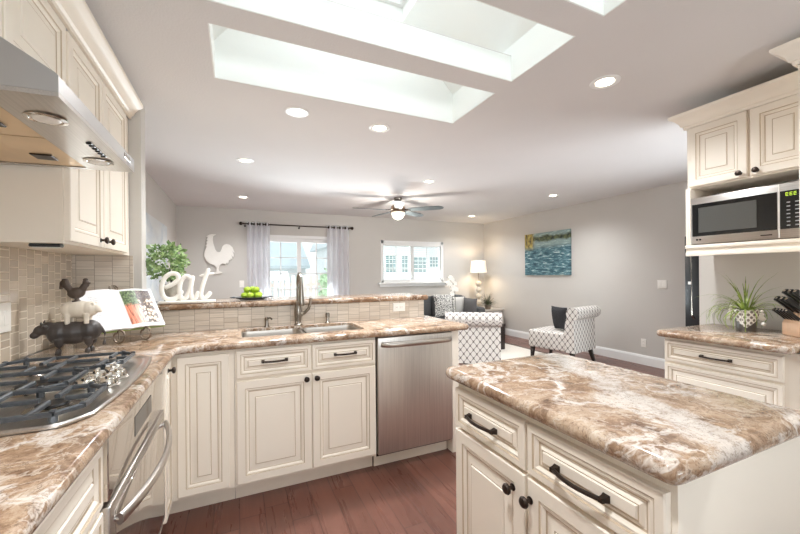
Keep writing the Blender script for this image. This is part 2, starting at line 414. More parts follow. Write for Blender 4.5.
def rrect(x0, y0, x1, y1, r, n=6):
    out = []
    for cx, cy, a0 in ((x1-r, y1-r, 0), (x0+r, y1-r, 90), (x0+r, y0+r, 180), (x1-r, y0+r, 270)):
        for i in range(n+1):
            a = math.radians(a0 + 90*i/n); out.append((cx+r*math.cos(a), cy+r*math.sin(a)))
    return out
def round_poly(pts, rs, n=6):
    out = []; N = len(pts)
    for i, p in enumerate(pts):
        r = rs[i] if isinstance(rs, (list, tuple)) else rs
        p = V(p); a = (V(pts[i-1])-p).normalized(); b = (V(pts[(i+1) % N])-p).normalized()
        if r <= 0: out.append(tuple(p)); continue
        for k in range(n+1):
            t = k/n; q0 = p+a*r; q1 = p+b*r
            out.append(tuple((1-t)**2*q0 + 2*t*(1-t)*p + t*t*q1))
    return out
def offset(poly, d):
    out = []; N = len(poly)
    for i in range(N):
        p0, p, p1 = V(poly[i-1]), V(poly[i]), V(poly[(i+1) % N])
        e0 = (p-p0).normalized(); e1 = (p1-p).normalized()
        n0 = V((e0.y, -e0.x)); n1 = V((e1.y, -e1.x)); nn = n0+n1
        nn = nn/max(.3, nn.dot(nn)/2) if nn.length > 1e-6 else n0
        out.append((p.x+nn.x*d, p.y+nn.y*d))
    return out
def slab(outline, z0, z1, holes=(), nose=.018):
    """counter slab with rounded nosing; outline CCW is the outermost edge"""
    mb = MB(); b = mb.b; k = 8; h = (z1-z0)/2
    rings = []
    for i in range(k+1):
        a = PI/2 - PI*i/k
        rings.append([(x, y, (z0+z1)/2 + h*math.sin(a)) for x, y in offset(outline, -nose*(1-math.cos(a)))])
    mb.loops(rings, True, (False, False))
    b.verts.ensure_lookup_table(); n = len(outline)
    for base, z, flip in ((0, z1, 0), (k*n, z0, 1)):
        ed = []
        vs = [b.verts[base+i] for i in range(n)]
        for i in range(n): ed.append(b.edges.get((vs[i], vs[(i+1) % n])))
        for hh in holes:
            hv = [b.verts.new((x, y, z)) for x, y in hh]
            ed += [b.edges.new((hv[i], hv[(i+1) % len(hv)])) for i in range(len(hv))]
        bmesh.ops.triangle_fill(b, edges=ed, use_beauty=True)
        b.verts.ensure_lookup_table()
    for hh in holes:
        mb.loops([[(x, y, z1) for x, y in hh], [(x, y, z0) for x, y in hh]], True, (False, False))
    bmesh.ops.remove_doubles(b, verts=b.verts, dist=1e-5)
    return mb

def front(mb, o, u, v, n, w_, h_, fr=.055, th=.02, s=1.0):
    """raised-panel cabinet front; slot 0 paint, slot 1 glaze"""
    o, u, v, n = V(o), V(u), V(v), V(n)
    s = max(.08, min(s, (min(w_, h_)/2-.013-fr-.020)/.026))
    prof = [(0, 0, 0), (0, th-.003, 0), (.003, th, 0), (fr-.012, th, 0), (fr-.008, th-.0035, 1), (fr-.002, th-.003, 0), (fr+.006, th-.009, 0), (fr+.010, th-.011, 1), (fr+.014, th-.011, 0),
            (fr+.014+.026*s, th-.004, 0), (fr+.0175+.026*s, th-.0055, 1), (fr+.020+.026*s, th-.001, 0)]
    rings = []; mats = []
    for d, z, mi in prof:
        rings.append([o+u*x+v*y+n*z for x, y in ((d, d), (w_-d, d), (w_-d, h_-d), (d, h_-d))]); mats.append(mi)
    mb.loops(rings, True, (True, True), mats[1:] + [0])
    return mb
def knob_mb(p, n):
    return MB().lathe([(.0, 0), (.011, 0), (.011, .002), (.006, .004), (.0055, .014), (.010, .017), (.0155, .021), (.0165, .026), (.013, .031), (.006, .033), (0, .0335)], p, n, 18)
def pull_mb(c, along, n, L):
    """arched bar pull with square feet"""
    c, a, n = V(c), V(along), V(n); mb = MB(); pts = []
    for i in range(13):
        t = -1+2*i/12; pts.append(c + a*(t*L/2) + n*(.016+.014*(1-t*t)) )
    mb.tube(pts, .0056, 8)
    up = a.cross(n)
    for sgn in (-1, 1):
        q = c + a*(sgn*L/2)
        rings = [[q + a*(x*k) + up*(y*k) + n*d for x, y in ((-1, -1), (1, -1), (1, 1), (-1, 1))] for d, k in ((0, .0088), (.004, .008), (.012, .0062), (.022, .0056))]
        mb.loops(rings)
    return mb

# ------------------------------------------------------------------ the shell
CZ = 2.457
struct('floor', MB().box((-1.1, -2.7, -.08), (5.35, 6.97, 0)), floor_m)
# ceiling with three openings under one light well
X0, X1 = -.115, 1.52
struct('ceiling', boxes(((-1.1, -2.7, CZ), (X0, 6.97, CZ+.15)), ((X1, -2.7, CZ), (5.35, 6.97, CZ+.15)), ((X0, -2.7, CZ), (X1, .65, CZ+.15)),
       ((X0, 2.365, CZ), (X1, 6.97, CZ+.15))), ceil_m)
for y0, y1 in ((1.712, 1.86), (1.11, 1.255)):
    struct('beam_ceiling', MB().box((X0, y0, CZ), (X1, y1, CZ+.16)), ceil_m)
for y0, y1 in ((.65, 1.11), (1.255, 1.712), (1.86, 2.365)):
    e = .006
    struct('trim_well', boxes(((X0, y0, CZ+.001), (X0+e, y1, CZ+.15)), ((X1-e, y0, CZ+.001), (X1, y1, CZ+.15)), ((X0+e, y0, CZ+.001), (X1-e, y0+e, CZ+.15)), ((X0+e, y1-e, CZ+.001), (X1-e, y1, CZ+.15))), well_m)
mb = MB(); zt = 3.12
lo = [(X0, .65), (X1, .65), (X1, 2.365), (X0, 2.365)]; hi = [(.25, .65), (1.1, .65), (1.1, 2.365), (.25, 2.365)]
mb.loops([[(x, y, CZ+.15) for x, y in lo], [(x, y, CZ+.22) for x, y in lo], [(x, y, zt) for x, y in hi], [(x, y, zt+.1) for x, y in hi]], True, (False, False))
struct('ceiling_well', mb, well_m)
mb = MB()
for a, b in (((.22, .62, zt+.1), (1.13, .68, zt+.14)), ((.22, 2.335, zt+.1), (1.13, 2.395, zt+.14)), ((.22, .68, zt+.1), (.28, 2.335, zt+.14)), ((1.07, .68, zt+.1), (1.13, 2.335, zt+.14))): mb.box(a, b)
struct('window_3', mb, white_m)
# walls
struct('wall_left', boxes(((-1.05, -2.7, 0), (-.925, 2.95, CZ)), ((-1.05, 2.95, 0), (-.9, 6.843, CZ))), wall_m)
struct('wall_stub', MB().box((-.925, 2.83, 0), (-.565, 2.95, CZ), .004), wall_m)
struct('wall_half', MB().box((-.565, 2.83, 0), (1.495, 2.95, 1.075)), wall_m)
DX0, DX1, DZ = .30, 1.78, 2.03
WX0, WX1, WZ0, WZ1 = 2.66, 4.105, 1.135, 1.985
YB = 6.843
struct('wall_back', boxes(((-1.05, YB, 0), (DX0, YB+.12, CZ)), ((DX0, YB, DZ), (DX1, YB+.12, CZ)), ((DX1, YB, 0), (WX0, YB+.12, CZ)), ((WX0, YB, 0), (WX1, YB+.12, WZ0)),
       ((WX0, YB, WZ1), (WX1, YB+.12, CZ)), ((WX1, YB, 0), (5.35, YB+.12, CZ))), wall_m)
struct('wall_right', MB().box((5.21, 1.05, 0), (5.35, YB, CZ)), wall_m)
struct('wall_niche', MB().box((3.11, -2.6, 0), (3.22, 1.53, CZ)), wall_m)
struct('wall_alcove', boxes(((3.22, 1.05, 0), (3.33, 1.15, CZ)), ((4.58, 1.05, 0), (5.21, 1.15, CZ)), ((3.33, 1.05, 1.9), (4.58, 1.15, CZ)), ((3.33, 1.05, 0), (4.58, 1.15, .12))), wall_m)  # opening added in this unseen wall to pass the alcove fill light
struct('wall_rear', boxes(((-.925, -2.7, 0), (.1, -2.58, CZ)), ((2.1, -2.7, 0), (3.22, -2.58, CZ)), ((.1, -2.7, 2.15), (2.1, -2.58, CZ)), ((.1, -2.7, 0), (2.1, -2.58, 1.05))), wall_m)  # opening behind the camera, added to let fill light into the kitchen
# tile
struct('backsplash_tile', MB().box((-.925, .2, .93), (-.917, 2.822, 1.98)), tile_l)
struct('backsplash_tile', boxes(((-.917, 2.822, .93), (-.612, 2.83, 1.436)), ((-.612, 2.822, .93), (1.495, 2.83, 1.075))), tile_b)
# baseboards
def bb(name, a, b, ax):
    pr = [(0, 0), (.016, 0), (.016, .105), (.011, .118), (.009, .128), (.004, .135), (0, .135)]
    mb = MB()
    fn = (lambda u, v, d: (b - u, d, v)) if ax == 'x' else (lambda u, v, d: (d, b - u, v))
    mb.prism(pr, fn, a[0], a[1]); struct(name, mb, white_m)
bb('baseboard_right', (1.15, YB-.016), 5.21, 'x')
bb('baseboard_back', (DX1+.1, 5.21), YB, 'y')
mb = MB().prism([(0, 0), (.016, 0), (.016, .105), (.009, .128), (0, .135)], lambda u, v, d: (-.9+u, d, v), 2.95, YB); struct('baseboard_left', mb, white_m)

# patio door
d1 = MB()
d1.box((DX0, YB-.012, 0), (DX0+.06, YB+.1, DZ)); d1.box((DX1-.06, YB-.012, 0), (DX1, YB+.1, DZ)); d1.box((DX0, YB-.012, DZ-.055), (DX1, YB+.1, DZ)); d1.box((DX0, YB-.012, 0), (DX1, YB+.1, .04))
door1 = struct('door_1', d1, white_m)
for nm, a, b, yy in (('sash', DX0+.06, 1.075, .03), ('sash', 1.01, DX1-.06, .07)):
    s_ = MB(); y0, y1 = YB+yy-.018, YB+yy+.018
    s_.box((a, y0, .04), (a+.07, y1, DZ-.055)); s_.box((b-.07, y0, .04), (b, y1, DZ-.055)); s_.box((a+.07, y0, .04), (b-.07, y1, .16)); s_.box((a+.07, y0, DZ-.12), (b-.07, y1, DZ-.055))
    cx = (a+b)/2
    s_.box((cx-.009, y0+.008, .16), (cx+.009, y1-.008, DZ-.12))
    for z in (.455, .75, 1.045, 1.335, 1.625): s_.box((a+.07, y0+.008, z-.009), (b-.07, y1-.008, z+.009))
    so = struct(nm, s_, white_m, door1)
    struct('pane', MB().box((a+.06, YB+yy-.003, .15), (b-.06, YB+yy+.003, DZ-.11)), pane_m, so)
struct('door_handle', MB().box((1.03, YB-.02, .95), (1.05, YB+.012, 1.15), .004), white_m, door1)
# window with sill
wm = MB(); y0, y1 = YB-.01, YB+.1
wm.box((WX0-.012, y0, WZ0), (WX0+.045, y1, WZ1+.012)); wm.box((WX1-.045, y0, WZ0), (WX1+.012, y1, WZ1+.012)); wm.box((WX0, y0, WZ1-.045), (WX1, y1, WZ1+.012)); wm.box((WX0, y0, WZ0), (WX1, y1, WZ0+.045))
wm.box(((WX0+WX1)/2-.035, YB+.03, WZ0), ((WX0+WX1)/2+.035, y1, WZ1))
for k in (.25, .75):
    x = WX0+(WX1-WX0)*k; wm.box((x-.009, YB+.065, WZ0), (x+.009, YB+.085, WZ1))
for z in (WZ0+.28, WZ0+.56): wm.box((WX0, YB+.066, z-.008), (WX1, YB+.084, z+.008))
win1 = struct('window_1', wm, white_m)
sl = MB(); sl.box((WX0-.08, YB-.07, WZ0-.028), (WX1+.08, YB+.02, WZ0), .006); sl.box((WX0-.04, YB-.02, WZ0-.085), (WX1+.04, YB, WZ0-.028), .004)
struct('window_sill', sl, white_m, win1)
struct('pane', MB().box((WX0, YB+.072, WZ0), (WX1, YB+.078, WZ1)), pane_m, win1)
bl = thing('window_blind', 'white horizontal slat blind hanging open in the small living room window', 'blind', ((WX0+WX1)/2, YB+.02, WZ0+.045))
obj('headrail', MB().box((WX0+.05, YB-.002, WZ1-.095), (WX1-.05, YB+.045, WZ1-.045), .004), white_m, bl)
sm = MB(); z = WZ0+.07
while z < WZ1-.1:
    sm.prism([(-.02, .004), (0, .008), (.02, .004), (.02, .006), (0, .01), (-.02, .006)], lambda u, v, d: (d, YB+.022+u, z+v), WX0+.055, WX1-.055); z += .044
obj('slats', sm, white_m, bl)
for x in (WX0+.25, (WX0+WX1)/2, WX1-.25): obj('ladder_cord', MB().cyl((x, YB-.001, WZ0+.05), (x, YB-.001, WZ1-.05), .0022, 6), white_m, bl)
obj('bottom_rail', MB().box((WX0+.055, YB+.003, WZ0+.047), (WX1-.055, YB+.041, WZ0+.062), .003), white_m, bl)

# ------------------------------------------------------------------ base cabinets
CG = [cream_m, glaze_m]
X_, Y_, Z_ = V((1, 0, 0)), V((0, 1, 0)), V((0, 0, 1))
def face_x(root, name, xb, n, ya, yb, za, zb, fr, s=1.0):
    """front on a plane x = xb facing n along x; spans ya..yb, za..zb"""
    if n > 0: mb = front(MB(), (xb, ya, za), Y_, Z_, X_, yb-ya, zb-za, fr, .02, s)
    else: mb = front(MB(), (xb, yb, za), -Y_, Z_, -X_, yb-ya, zb-za, fr, .02, s)
    return obj(name, mb, CG, root)
def face_y(root, name, yb, xa, xb, za, zb, fr, s=1.0):
    return obj(name, front(MB(), (xa, yb, za), X_, Z_, -Y_, xb-xa, zb-za, fr, .02, s), CG, root)
def add_knob(door, p, n): return obj('knob', knob_mb(p, n), bronze_m, door)
def add_pull(dr, p, along, n, L=.125): return obj('handle', pull_mb(p, along, n, L), bronze_m, dr)

# near drawer stack, left run
r = thing('drawer_cabinet', 'cream drawer cabinet under the granite counter, between the camera and the wall oven', 'cabinet', (-.63, .69, 0))
obj('body', MB().box((-.92, .2, .105), (-.337, 1.172, .889)), cream_m, r)
obj('toe_kick', MB().box((-.92, .2, 0), (-.40, 1.172, .105)), cream_m, r)
for za, zb in ((.715, .868), (.42, .70), (.12, .405)):
    d = face_x(r, 'drawer', -.337, 1, .22, 1.155, za, zb, .030, .7)
    add_pull(d, (-.317, .62, (za+zb)/2), Y_, X_)
# oven housing
r = thing('oven_cabinet', 'cream cabinet housing the wall oven under the cooktop', 'cabinet', (-.63, 1.59, 0))
obj('body', boxes(((-.92, 1.174, .105), (-.337, 1.197, .889)), ((-.92, 1.988, .105), (-.337, 2.012, .889)), ((-.92, 1.197, .105), (-.337, 1.988, .168))), cream_m, r)
obj('toe_kick', MB().box((-.92, 1.174, 0), (-.40, 2.012, .105)), cream_m, r)
ov = thing('wall_oven', 'built-in stainless oven with long bowed handle under the cooktop', 'oven', (-.6, 1.59, .17))
obj('body', MB().box((-.88, 1.20, .17), (-.345, 1.985, .885)), steel_y, ov)
cp = obj('control_panel', MB().box((-.345, 1.202, .70), (-.318, 1.983, .882), .003), mirror_m, ov)
obj('display', MB().box((-.319, 1.47, .765), (-.3165, 1.72, .83)), glassblack_m, cp)
dr = obj('oven_door', MB().box((-.345, 1.202, .185), (-.316, 1.983, .685), .004), steel_y, ov)
obj('door_glass', MB().box((-.318, 1.245, .215), (-.3135, 1.94, .655), .001), mirror_m, dr)
pts = []
for i in range(21):
    t = -1+2*i/20; pts.append((-.300+.052*math.cos(t*PI/2)**.8 - .004, 1.592+t*.355, .628))
hm = MB().tube(pts, .0135, 12, flat=(.8, 1.25))
for sg in (-1, 1): hm.cyl((-.316, 1.592+sg*.345, .628), (-.298, 1.592+sg*.345, .628), .010, 12)
obj('handle', hm, steel_y, dr)
# corner cabinet
r = thing('corner_cabinet', 'cream corner cabinet with a tall narrow door, where the two counters meet', 'cabinet', (-.6, 2.4, 0))
bm_ = MB().loops([[(x, y, z) for x, y in ((-.92, 2.014), (-.337, 2.014), (-.337, 2.247), (-.022, 2.247), (-.022, 2.815), (-.92, 2.815))] for z in (.105, .889)])
obj('body', bm_, cream_m, r, smooth=False)
obj('toe_kick', MB().loops([[(x, y, z) for x, y in ((-.92, 2.014), (-.40, 2.014), (-.40, 2.325), (-.022, 2.325), (-.022, 2.815), (-.92, 2.815))] for z in (0, .105)]), cream_m, r, smooth=False)
d = face_x(r, 'door', -.337, 1, 2.03, 2.205, .125, .868, .045, .8); add_knob(d, (-.317, 2.10, .835), X_)
face_y(r, 'door', 2.247, -.298, -.048, .125, .868, .05)
# sink base
r = thing('sink_cabinet', 'cream cabinet under the sink with two doors, two drawers and dark knobs', 'cabinet', (.41, 2.5, 0))
obj('body', boxes(((-.02, 2.247, .105), (.826, 2.267, .889)), ((-.02, 2.267, .105), (0, 2.815, .889)), ((.806, 2.267, .105), (.826, 2.815, .889)), ((0, 2.267, .105), (.806, 2.815, .125))), cream_m, r)
obj('toe_kick', MB().box((-.02, 2.325, 0), (.826, 2.815, .105)), cream_m, r)
for a, b, kx, hx in ((-.01, .403, .374, .195), (.411, .82, .436, .617)):
    d = face_y(r, 'door', 2.247, a, b, .125, .703, .055); add_knob(d, (kx, 2.227, .676), -Y_)
    d = face_y(r, 'drawer', 2.247, a, b, .722, .876, .032, .7); add_pull(d, (hx, 2.227, .805), X_, -Y_, .13)
# dishwasher
dw = thing('dishwasher', 'stainless steel dishwasher with bar handle at the end of the sink run', 'dishwasher', (1.12, 2.5, 0))
obj('tub', MB().box((.834, 2.262, .09), (1.408, 2.81, .885)), darkwood_m, dw)
d = obj('door', MB().box((.834, 2.222, .112), (1.408, 2.262, .884), .006, 3), steel_z, dw)
pts = [(.862+.528*i/20, 2.222-.004-.042*math.sin(PI*i/20)**.35, .838) for i in range(21)]
obj('handle', MB().tube(pts, .013, 12, flat=(.8, 1.35)), steel_x, d)
obj('kick_plate', MB().box((.834, 2.315, 0), (1.408, 2.33, .108)), cream_m, dw)
ep = tag(obj('end_panel', MB().box((1.416, 2.245, 0), (1.476, 2.815, .889), .003), cream_m), 'cream end panel closing the counter run beside the dishwasher', 'panel')

# ------------------------------------------------------------------ counters
outl = round_poly([(-.9, .2), (-.293, .2), (-.293, 2.203), (1.562, 2.203), (1.562, 2.96), (1.498, 2.96), (1.498, 2.8205), (-.9165, 2.8205), (-.9165, .2)], [0, .02, .05, .06, .02, 0, 0, 0, 0])
outl = [p for i, p in enumerate(outl) if p != outl[i-1]]
sinkhole = rrect(.02, 2.36, .80, 2.732, .035)
tag(obj('countertop', slab(outl, .89, .93, [sinkhole]), gran_c), 'brown and cream granite counter running round the corner, with the sink cut in', 'countertop')
tag(obj('bar_top', slab(round_poly([(-.564, 2.80), (1.54, 2.80), (1.54, 3.22), (-.564, 3.22)], [.004, .03, .03, .004]), 1.0755, 1.118), gran_b), 'raised granite bar ledge on top of the tiled half wall', 'countertop')
# sink
sk = thing('sink', 'stainless double bowl sink set under the granite in front of the window', 'sink', (.41, 2.555, .69))
for a, b in ((.0225, .396), (.424, .7975)):
    mb = MB()
    rings = [[(x, y, z) for x, y in rrect(a+k, 2.3625+k, b-k, 2.7295-k, max(.02, .036-k*.2))] for k, z in ((0, .912), (.002, .9125), (.004, .906), (.008, .74), (.03, .712), (.10, .706), (.14, .704))]
    mb.loops(rings, True, (False, True))
    bo = obj('bowl', mb, steel_x, sk)
    obj('drain', MB().lathe([(0, 0), (.042, 0), (.044, .003), (.03, .002), (0, .002)], ((a+b)/2, 2.57, .7045)), chrome_m, bo)
obj('divider', MB().box((.397, 2.365, .80), (.423, 2.727, .905), .004), steel_x, sk)
# faucet
fa = thing('faucet', 'tall brushed nickel pull-down faucet rising in front of the patio door', 'faucet', (.409, 2.767, .93))
obj('base', MB().lathe([(.0, 0), (.031, 0), (.031, .006), (.025, .012), (.023, .03), (.027, .07), (.029, .10), (.025, .135), (.019, .165), (.016, .18)], (.409, 2.767, .93)), nickel_m, fa)
pts = []
for i in range(15):
    a = PI*i/14; pts.append((.409, 2.767-.075+.075*math.cos(a), 1.24+.075*math.sin(a)))
obj('spout', MB().tube([(.409, 2.767, 1.10), (.409, 2.767, 1.2)]+pts+[(.409, 2.617, 1.20)], .0115, 12), nickel_m, fa)
obj('spray_head', MB().lathe([(.0, 0), (.021, 0), (.023, .010), (.021, .03), (.017, .09), (.0135, .14), (.0125, .155)], (.409, 2.617, 1.085)), nickel_m, fa)
obj('handle', MB().tube([(.425, 2.767, 1.005), (.455, 2.764, 1.02), (.485, 2.76, 1.05), (.498, 2.757, 1.09), (.502, 2.755, 1.13)], [.015, .013, .011, .011, .012], 10), nickel_m, fa)
def dispenser(x, y, name, lab, head):
    o = thing(name, lab, 'dispenser', (x, y, .93))
    obj('base', MB().lathe([(0, 0), (.020, 0), (.020, .005), (.014, .010), (.012, .03), (.011, .045)], (x, y, .93)), nickel_m, o)
    if head: 
        obj('pump', MB().lathe([(0, 0), (.012, 0), (.013, .02), (.009, .026), (0, .028)], (x, y, .975)).tube([(x, y, .99), (x+.02, y-.03, .998), (x+.03, y-.05, .99)], .006, 8), nickel_m, o)
    else:
        obj('cap', MB().lathe([(.013, 0), (.016, .004), (.016, .03), (.012, .036), (0, .036)], (x, y, .974)), nickel_m, o)
dispenser(.19, 2.778, 'soap_dispenser', 'nickel soap dispenser with spout behind the sink bowl nearer the eat sign', True)
dispenser(.632, 2.778, 'air_gap', 'stubby nickel air gap cap behind the sink bowl nearer the dishwasher', False)

# ------------------------------------------------------------------ cooktop
ck = thing('cooktop', 'stainless gas cooktop with black cast iron grates on the granite counter', 'cooktop', (-.6, 1.57, .9305))
ol = []
for i in range(13):
    t = -1+2*i/12; ol.append((-.352+.022*(1-t*t), 1.57+t*.36))
ol = ol + [(-.40, 1.995), (-.81, 1.995), (-.855, 1.95), (-.855, 1.19), (-.81, 1.145), (-.40, 1.145)]
ol = round_poly(ol, [0]*13+[.03]*6, 4); ol = [p for i, p in enumerate(ol) if (V(p)-V(ol[i-1])).length > 1e-4]
mb = MB(); mb.loops([[(x, y, z) for x, y in offset(ol, -k)] for k, z in ((.004, .9305), (0, .934), (0, .939), (.004, .943), (.018, .9435), (.026, .939), (.03, .938))])
body = obj('pan', mb, steel_y, ck)
burn = [(-.70, 1.31, .05), (-.47, 1.31, .042), (-.60, 1.57, .062), (-.70, 1.83, .045), (-.49, 1.86, .036)]
for x, y, r_ in burn:
    bo = obj('burner', MB().lathe([(r_*1.5, 0), (r_*1.45, .004), (r_, .005), (r_, .008), (r_*.9, .010), (0, .010)], (x, y, .938)), nickel_m, ck)
    obj('burner_cap', MB().lathe([(r_*.85, 0), (r_*.88, .003), (r_*.8, .006), (0, .007)], (x, y, .948)), black_m, bo)
def grate(x0, y0, x1, y1, spots):
    g = MB(); z0, z1 = .957, .969; t = .0062
    def bar(a, b): 
        a, b = V((*a, 0)), V((*b, 0)); d = (b-a).normalized()*t; p = V((-d.y, d.x, 0))
        lo = [a+p, a-p, b-p, b+p]; g.loops([[q+V((0, 0, z0)) for q in lo], [q+V((0, 0, z1-.003)) for q in lo], [q*1+V((0, 0, z1)) for q in [a+p*.5, a-p*.5, b-p*.5, b+p*.5]]])
    c = .045
    P = [(x0+c, y0), (x1-c, y0), (x1, y0+c), (x1, y1-c), (x1-c, y1), (x0+c, y1), (x0, y1-c), (x0, y0+c)]
    for i in range(8): bar(P[i], P[(i+1) % 8])
    for x, y in spots:
        for dx, dy in ((1, 0), (-1, 0), (0, 1), (0, -1)):
            if dx: bar((x+dx*.028, y), ((x1 if dx > 0 else x0) if len(spots) == 1 or (dx > 0) == (x > (x0+x1)/2) else (x0+x1)/2, y))
            else: bar((x, y+dy*.028), (x, y1 if dy > 0 else y0))
    if len(spots) > 1: bar(((x0+x1)/2, y0), ((x0+x1)/2, y1))
    for x, y in (P[0], P[1], P[4], P[5]):
        g.cyl((x, y, .9385), (x, y, .958), .010, 8)
    # raised pan-support tips
    for i in range(8):
        a = V((*P[i], 0)); g.box((a.x-.007, a.y-.007, z1-.002), (a.x+.007, a.y+.007, z1+.004), .002, 1)
    return g
obj('grate', grate(-.835, 1.17, -.375, 1.43, [(-.70, 1.31), (-.47, 1.31)]), iron_m, ck)
obj('grate', grate(-.835, 1.44, -.50, 1.70, [(-.60, 1.57)]), iron_m, ck)
obj('grate', grate(-.835, 1.71, -.42, 1.975, [(-.70, 1.83), (-.49, 1.86)]), iron_m, ck)
for x, y in ((-.455, 1.50), (-.395, 1.50), (-.455, 1.60), (-.395, 1.60), (-.43, 1.685)):
    k = MB().lathe([(.0, 0), (.032, 0), (.032, .005), (.027, .008), (.026, .024), (.022, .029), (0, .030)], (x, y, .939), n=20)
    k.box((x-.005, y-.024, .964), (x+.005, y+.024, .977), .002, 1)
    obj('knob', k, chrome_m, ck)

# ------------------------------------------------------------------ hood
hd = thing('range_hood', 'stainless wedge-shaped range hood mounted over the cooktop', 'hood', (-.65, 1.48, 1.70))
ya, yb_ = 1.14, 1.845
pf = [(-.915, 1.736), (-.915, 1.954), (-.645, 1.954), (-.398, 1.797), (-.393, 1.791), (-.393, 1.751)]
mb = MB()
mb.loops([[(x, ya, z) for x, z in pf], [(x, yb_, z) for x, z in pf]], True, (False, False))
# the side cheeks are closed, the bottom is a rim around a recess
for y in (ya, yb_): mb.face([mb.b.verts.new((x, y, z)) for x, z in pf])
obj('canopy', mb, plain('satin_steel', (196, 195, 194), .3, 1), hd, smooth=False)
def und(x): return 1.736 + (x+.915)*.015/.522
rim = MB()
for (xa, y0), (xb, y1) in (((-.915, ya), (-.393, ya+.022)), ((-.915, yb_-.022), (-.393, yb_)), ((-.545, ya+.022), (-.393, yb_-.022))):
    rim.loops([[(xa, y0, und(xa)-.0115), (xb, y0, und(xb)-.0115), (xb, y1, und(xb)-.0115), (xa, y1, und(xa)-.0115)], [(xa, y0, und(xa)-.0005), (xb, y0, und(xb)-.0005), (xb, y1, und(xb)-.0005), (xa, y1, und(xa)-.0005)]])
rm = obj('bottom_rim', rim, steel_y, hd, smooth=False)
for y0, y1 in ((ya+.026, (ya+yb_)/2-.003), ((ya+yb_)/2+.003, yb_-.026)):
    fm = MB(); xa, xb = -.905, -.55
    fm.loops([[(xa, y0, und(xa)-.008), (xb, y0, und(xb)-.008), (xb, y1, und(xb)-.008), (xa, y1, und(xa)-.008)], [(xa, y0, und(xa)-.001), (xb, y0, und(xb)-.001), (xb, y1, und(xb)-.001), (xa, y1, und(xa)-.001)]])
    ft = obj('filter', fm, hood_under_m, hd, smooth=False)
    yc = (y0+y1)/2 + .05
    obj('latch', MB().box((-.66, yc-.03, und(-.63)-.013), (-.60, yc+.03, und(-.63)-.0078), .002, 1), bronze_m, ft)
for y in (1.30, 1.71):
    l = MB().lathe([(.044, 0), (.046, -.003), (.036, -.005), (.034, -.002), (0, -.002)], (-.475, y, und(-.475)-.0118), n=28)
    lo_ = obj('lamp', l, chrome_m, hd)
    obj('lens', MB().lathe([(.032, 0), (.028, -.004), (0, -.005)], (-.475, y, und(-.475)-.014), n=24), plastic_m, lo_)
for k in range(6):
    y = 1.49+k*.028
    obj('button', MB().box((-.447, y-.006, und(-.44)-.016), (-.430, y+.006, und(-.44)-.0115), .002, 1), black_m, rm)
obj('badge', MB().box((-.394, 1.70, 1.762), (-.3915, 1.78, 1.780), .001, 1), nickel_m, hd)

# ------------------------------------------------------------------ wall cabinets, left
def crown_profile(): return [(0, 0), (.012, 0), (.014, .016), (.024, .022), (.032, .042), (.052, .066), (.072, .078), (.076, .084), (.076, .098), (0, .098)]
r = thing('hood_cabinet', 'cream wall cabinet directly above the range hood', 'cabinet', (-.78, 1.42, 1.955))
obj('body', MB().box((-.915, .98, 1.955), (-.632, 1.855, 2.31)), cream_m, r)
for a, b in ((.99, 1.418), (1.432, 1.846)):
    face_x(r, 'door', -.632, 1, a, b, 1.972, 2.292, .05)
r = thing('wall_cabinet', 'cream wall cabinet with two doors in the tiled corner past the range hood', 'cabinet', (-.78, 2.34, 1.437))
obj('body', MB().box((-.915, 1.86, 1.437), (-.632, 2.82, 2.31)), cream_m, r)
for a, b, ky in ((1.872, 2.268, 2.225), (2.28, 2.70, 2.325)):
    d = face_x(r, 'door', -.632, 1, a, b, 1.448, 2.292, .055); add_knob(d, (-.612, ky, 1.482), X_)
mb = MB(); pr = crown_profile()
fnr = lambda u, v, d: (-.625+u, d, 2.312+v)
mb.prism(pr, fnr, .85, 2.82)
tag(obj('crown_molding', mb, cream_m), 'cream crown molding along the top of the cabinets over the range hood', 'molding')
ul = thing('under_cabinet_light', 'slim dark light bar fixed under the wall cabinet in the tiled corner', 'light', (-.74, 1.93, 1.425))
obj('housing', MB().box((-.752, 1.90, 1.424), (-.655, 1.94, 1.4365), .003, 1), black_m, ul)
obj('diffuser', MB().box((-.745, 1.906, 1.420), (-.662, 1.934, 1.425), .002, 1), plastic_m, ul)

# ------------------------------------------------------------------ right run
r = thing('drawer_cabinet', 'cream three drawer cabinet under the counter that holds the knife block', 'cabinet', (2.8, 1.12, 0))
obj('body', MB().box((2.52, .818, .105), (3.105, 1.432, .889)), cream_m, r)
obj('toe_kick', MB().box((2.58, .818, 0), (3.105, 1.432, .105)), cream_m, r)
for za, zb in ((.735, .868), (.425, .72), (.12, .41)):
    d = face_x(r, 'drawer', 2.52, -1, .872, 1.426, za, zb, .031, .75)
    add_pull(d, (2.50, 1.152, (za+zb)/2), -Y_, -X_, .135)
tag(obj('countertop', slab(round_poly([(2.442, .818), (3.108, .818), (3.108, 1.458), (2.442, 1.458)], [0, 0, .02, .05]), .89, .93), gran_r), 'brown granite counter under the microwave with the plant and knives', 'countertop')
r = thing('tall_cabinet', 'tall cream pantry cabinet at the frame edge beside the microwave', 'cabinet', (2.8, .45, 0))
obj('body', MB().box((2.52, .05, .105), (3.105, .815, 2.31), .002), cream_m, r)
obj('toe_kick', MB().box((2.58, .05, 0), (3.105, .815, .105)), cream_m, r)
face_x(r, 'door', 2.52, -1, .07, .775, .125, 2.29, .06)
def crown_corner(x, y, z, xback, yend):
    """crown along a face at x (facing -x), mitred at y round the end facing +y, back to xback"""
    pr = crown_profile()
    return MB().loops([[(x-u, yend, z+v) for u, v in pr], [(x-u, y+u, z+v) for u, v in pr], [(xback, y+u, z+v) for u, v in pr]])
obj('crown', crown_corner(2.515, .815, 2.31, 2.70, .05), cream_m, r)
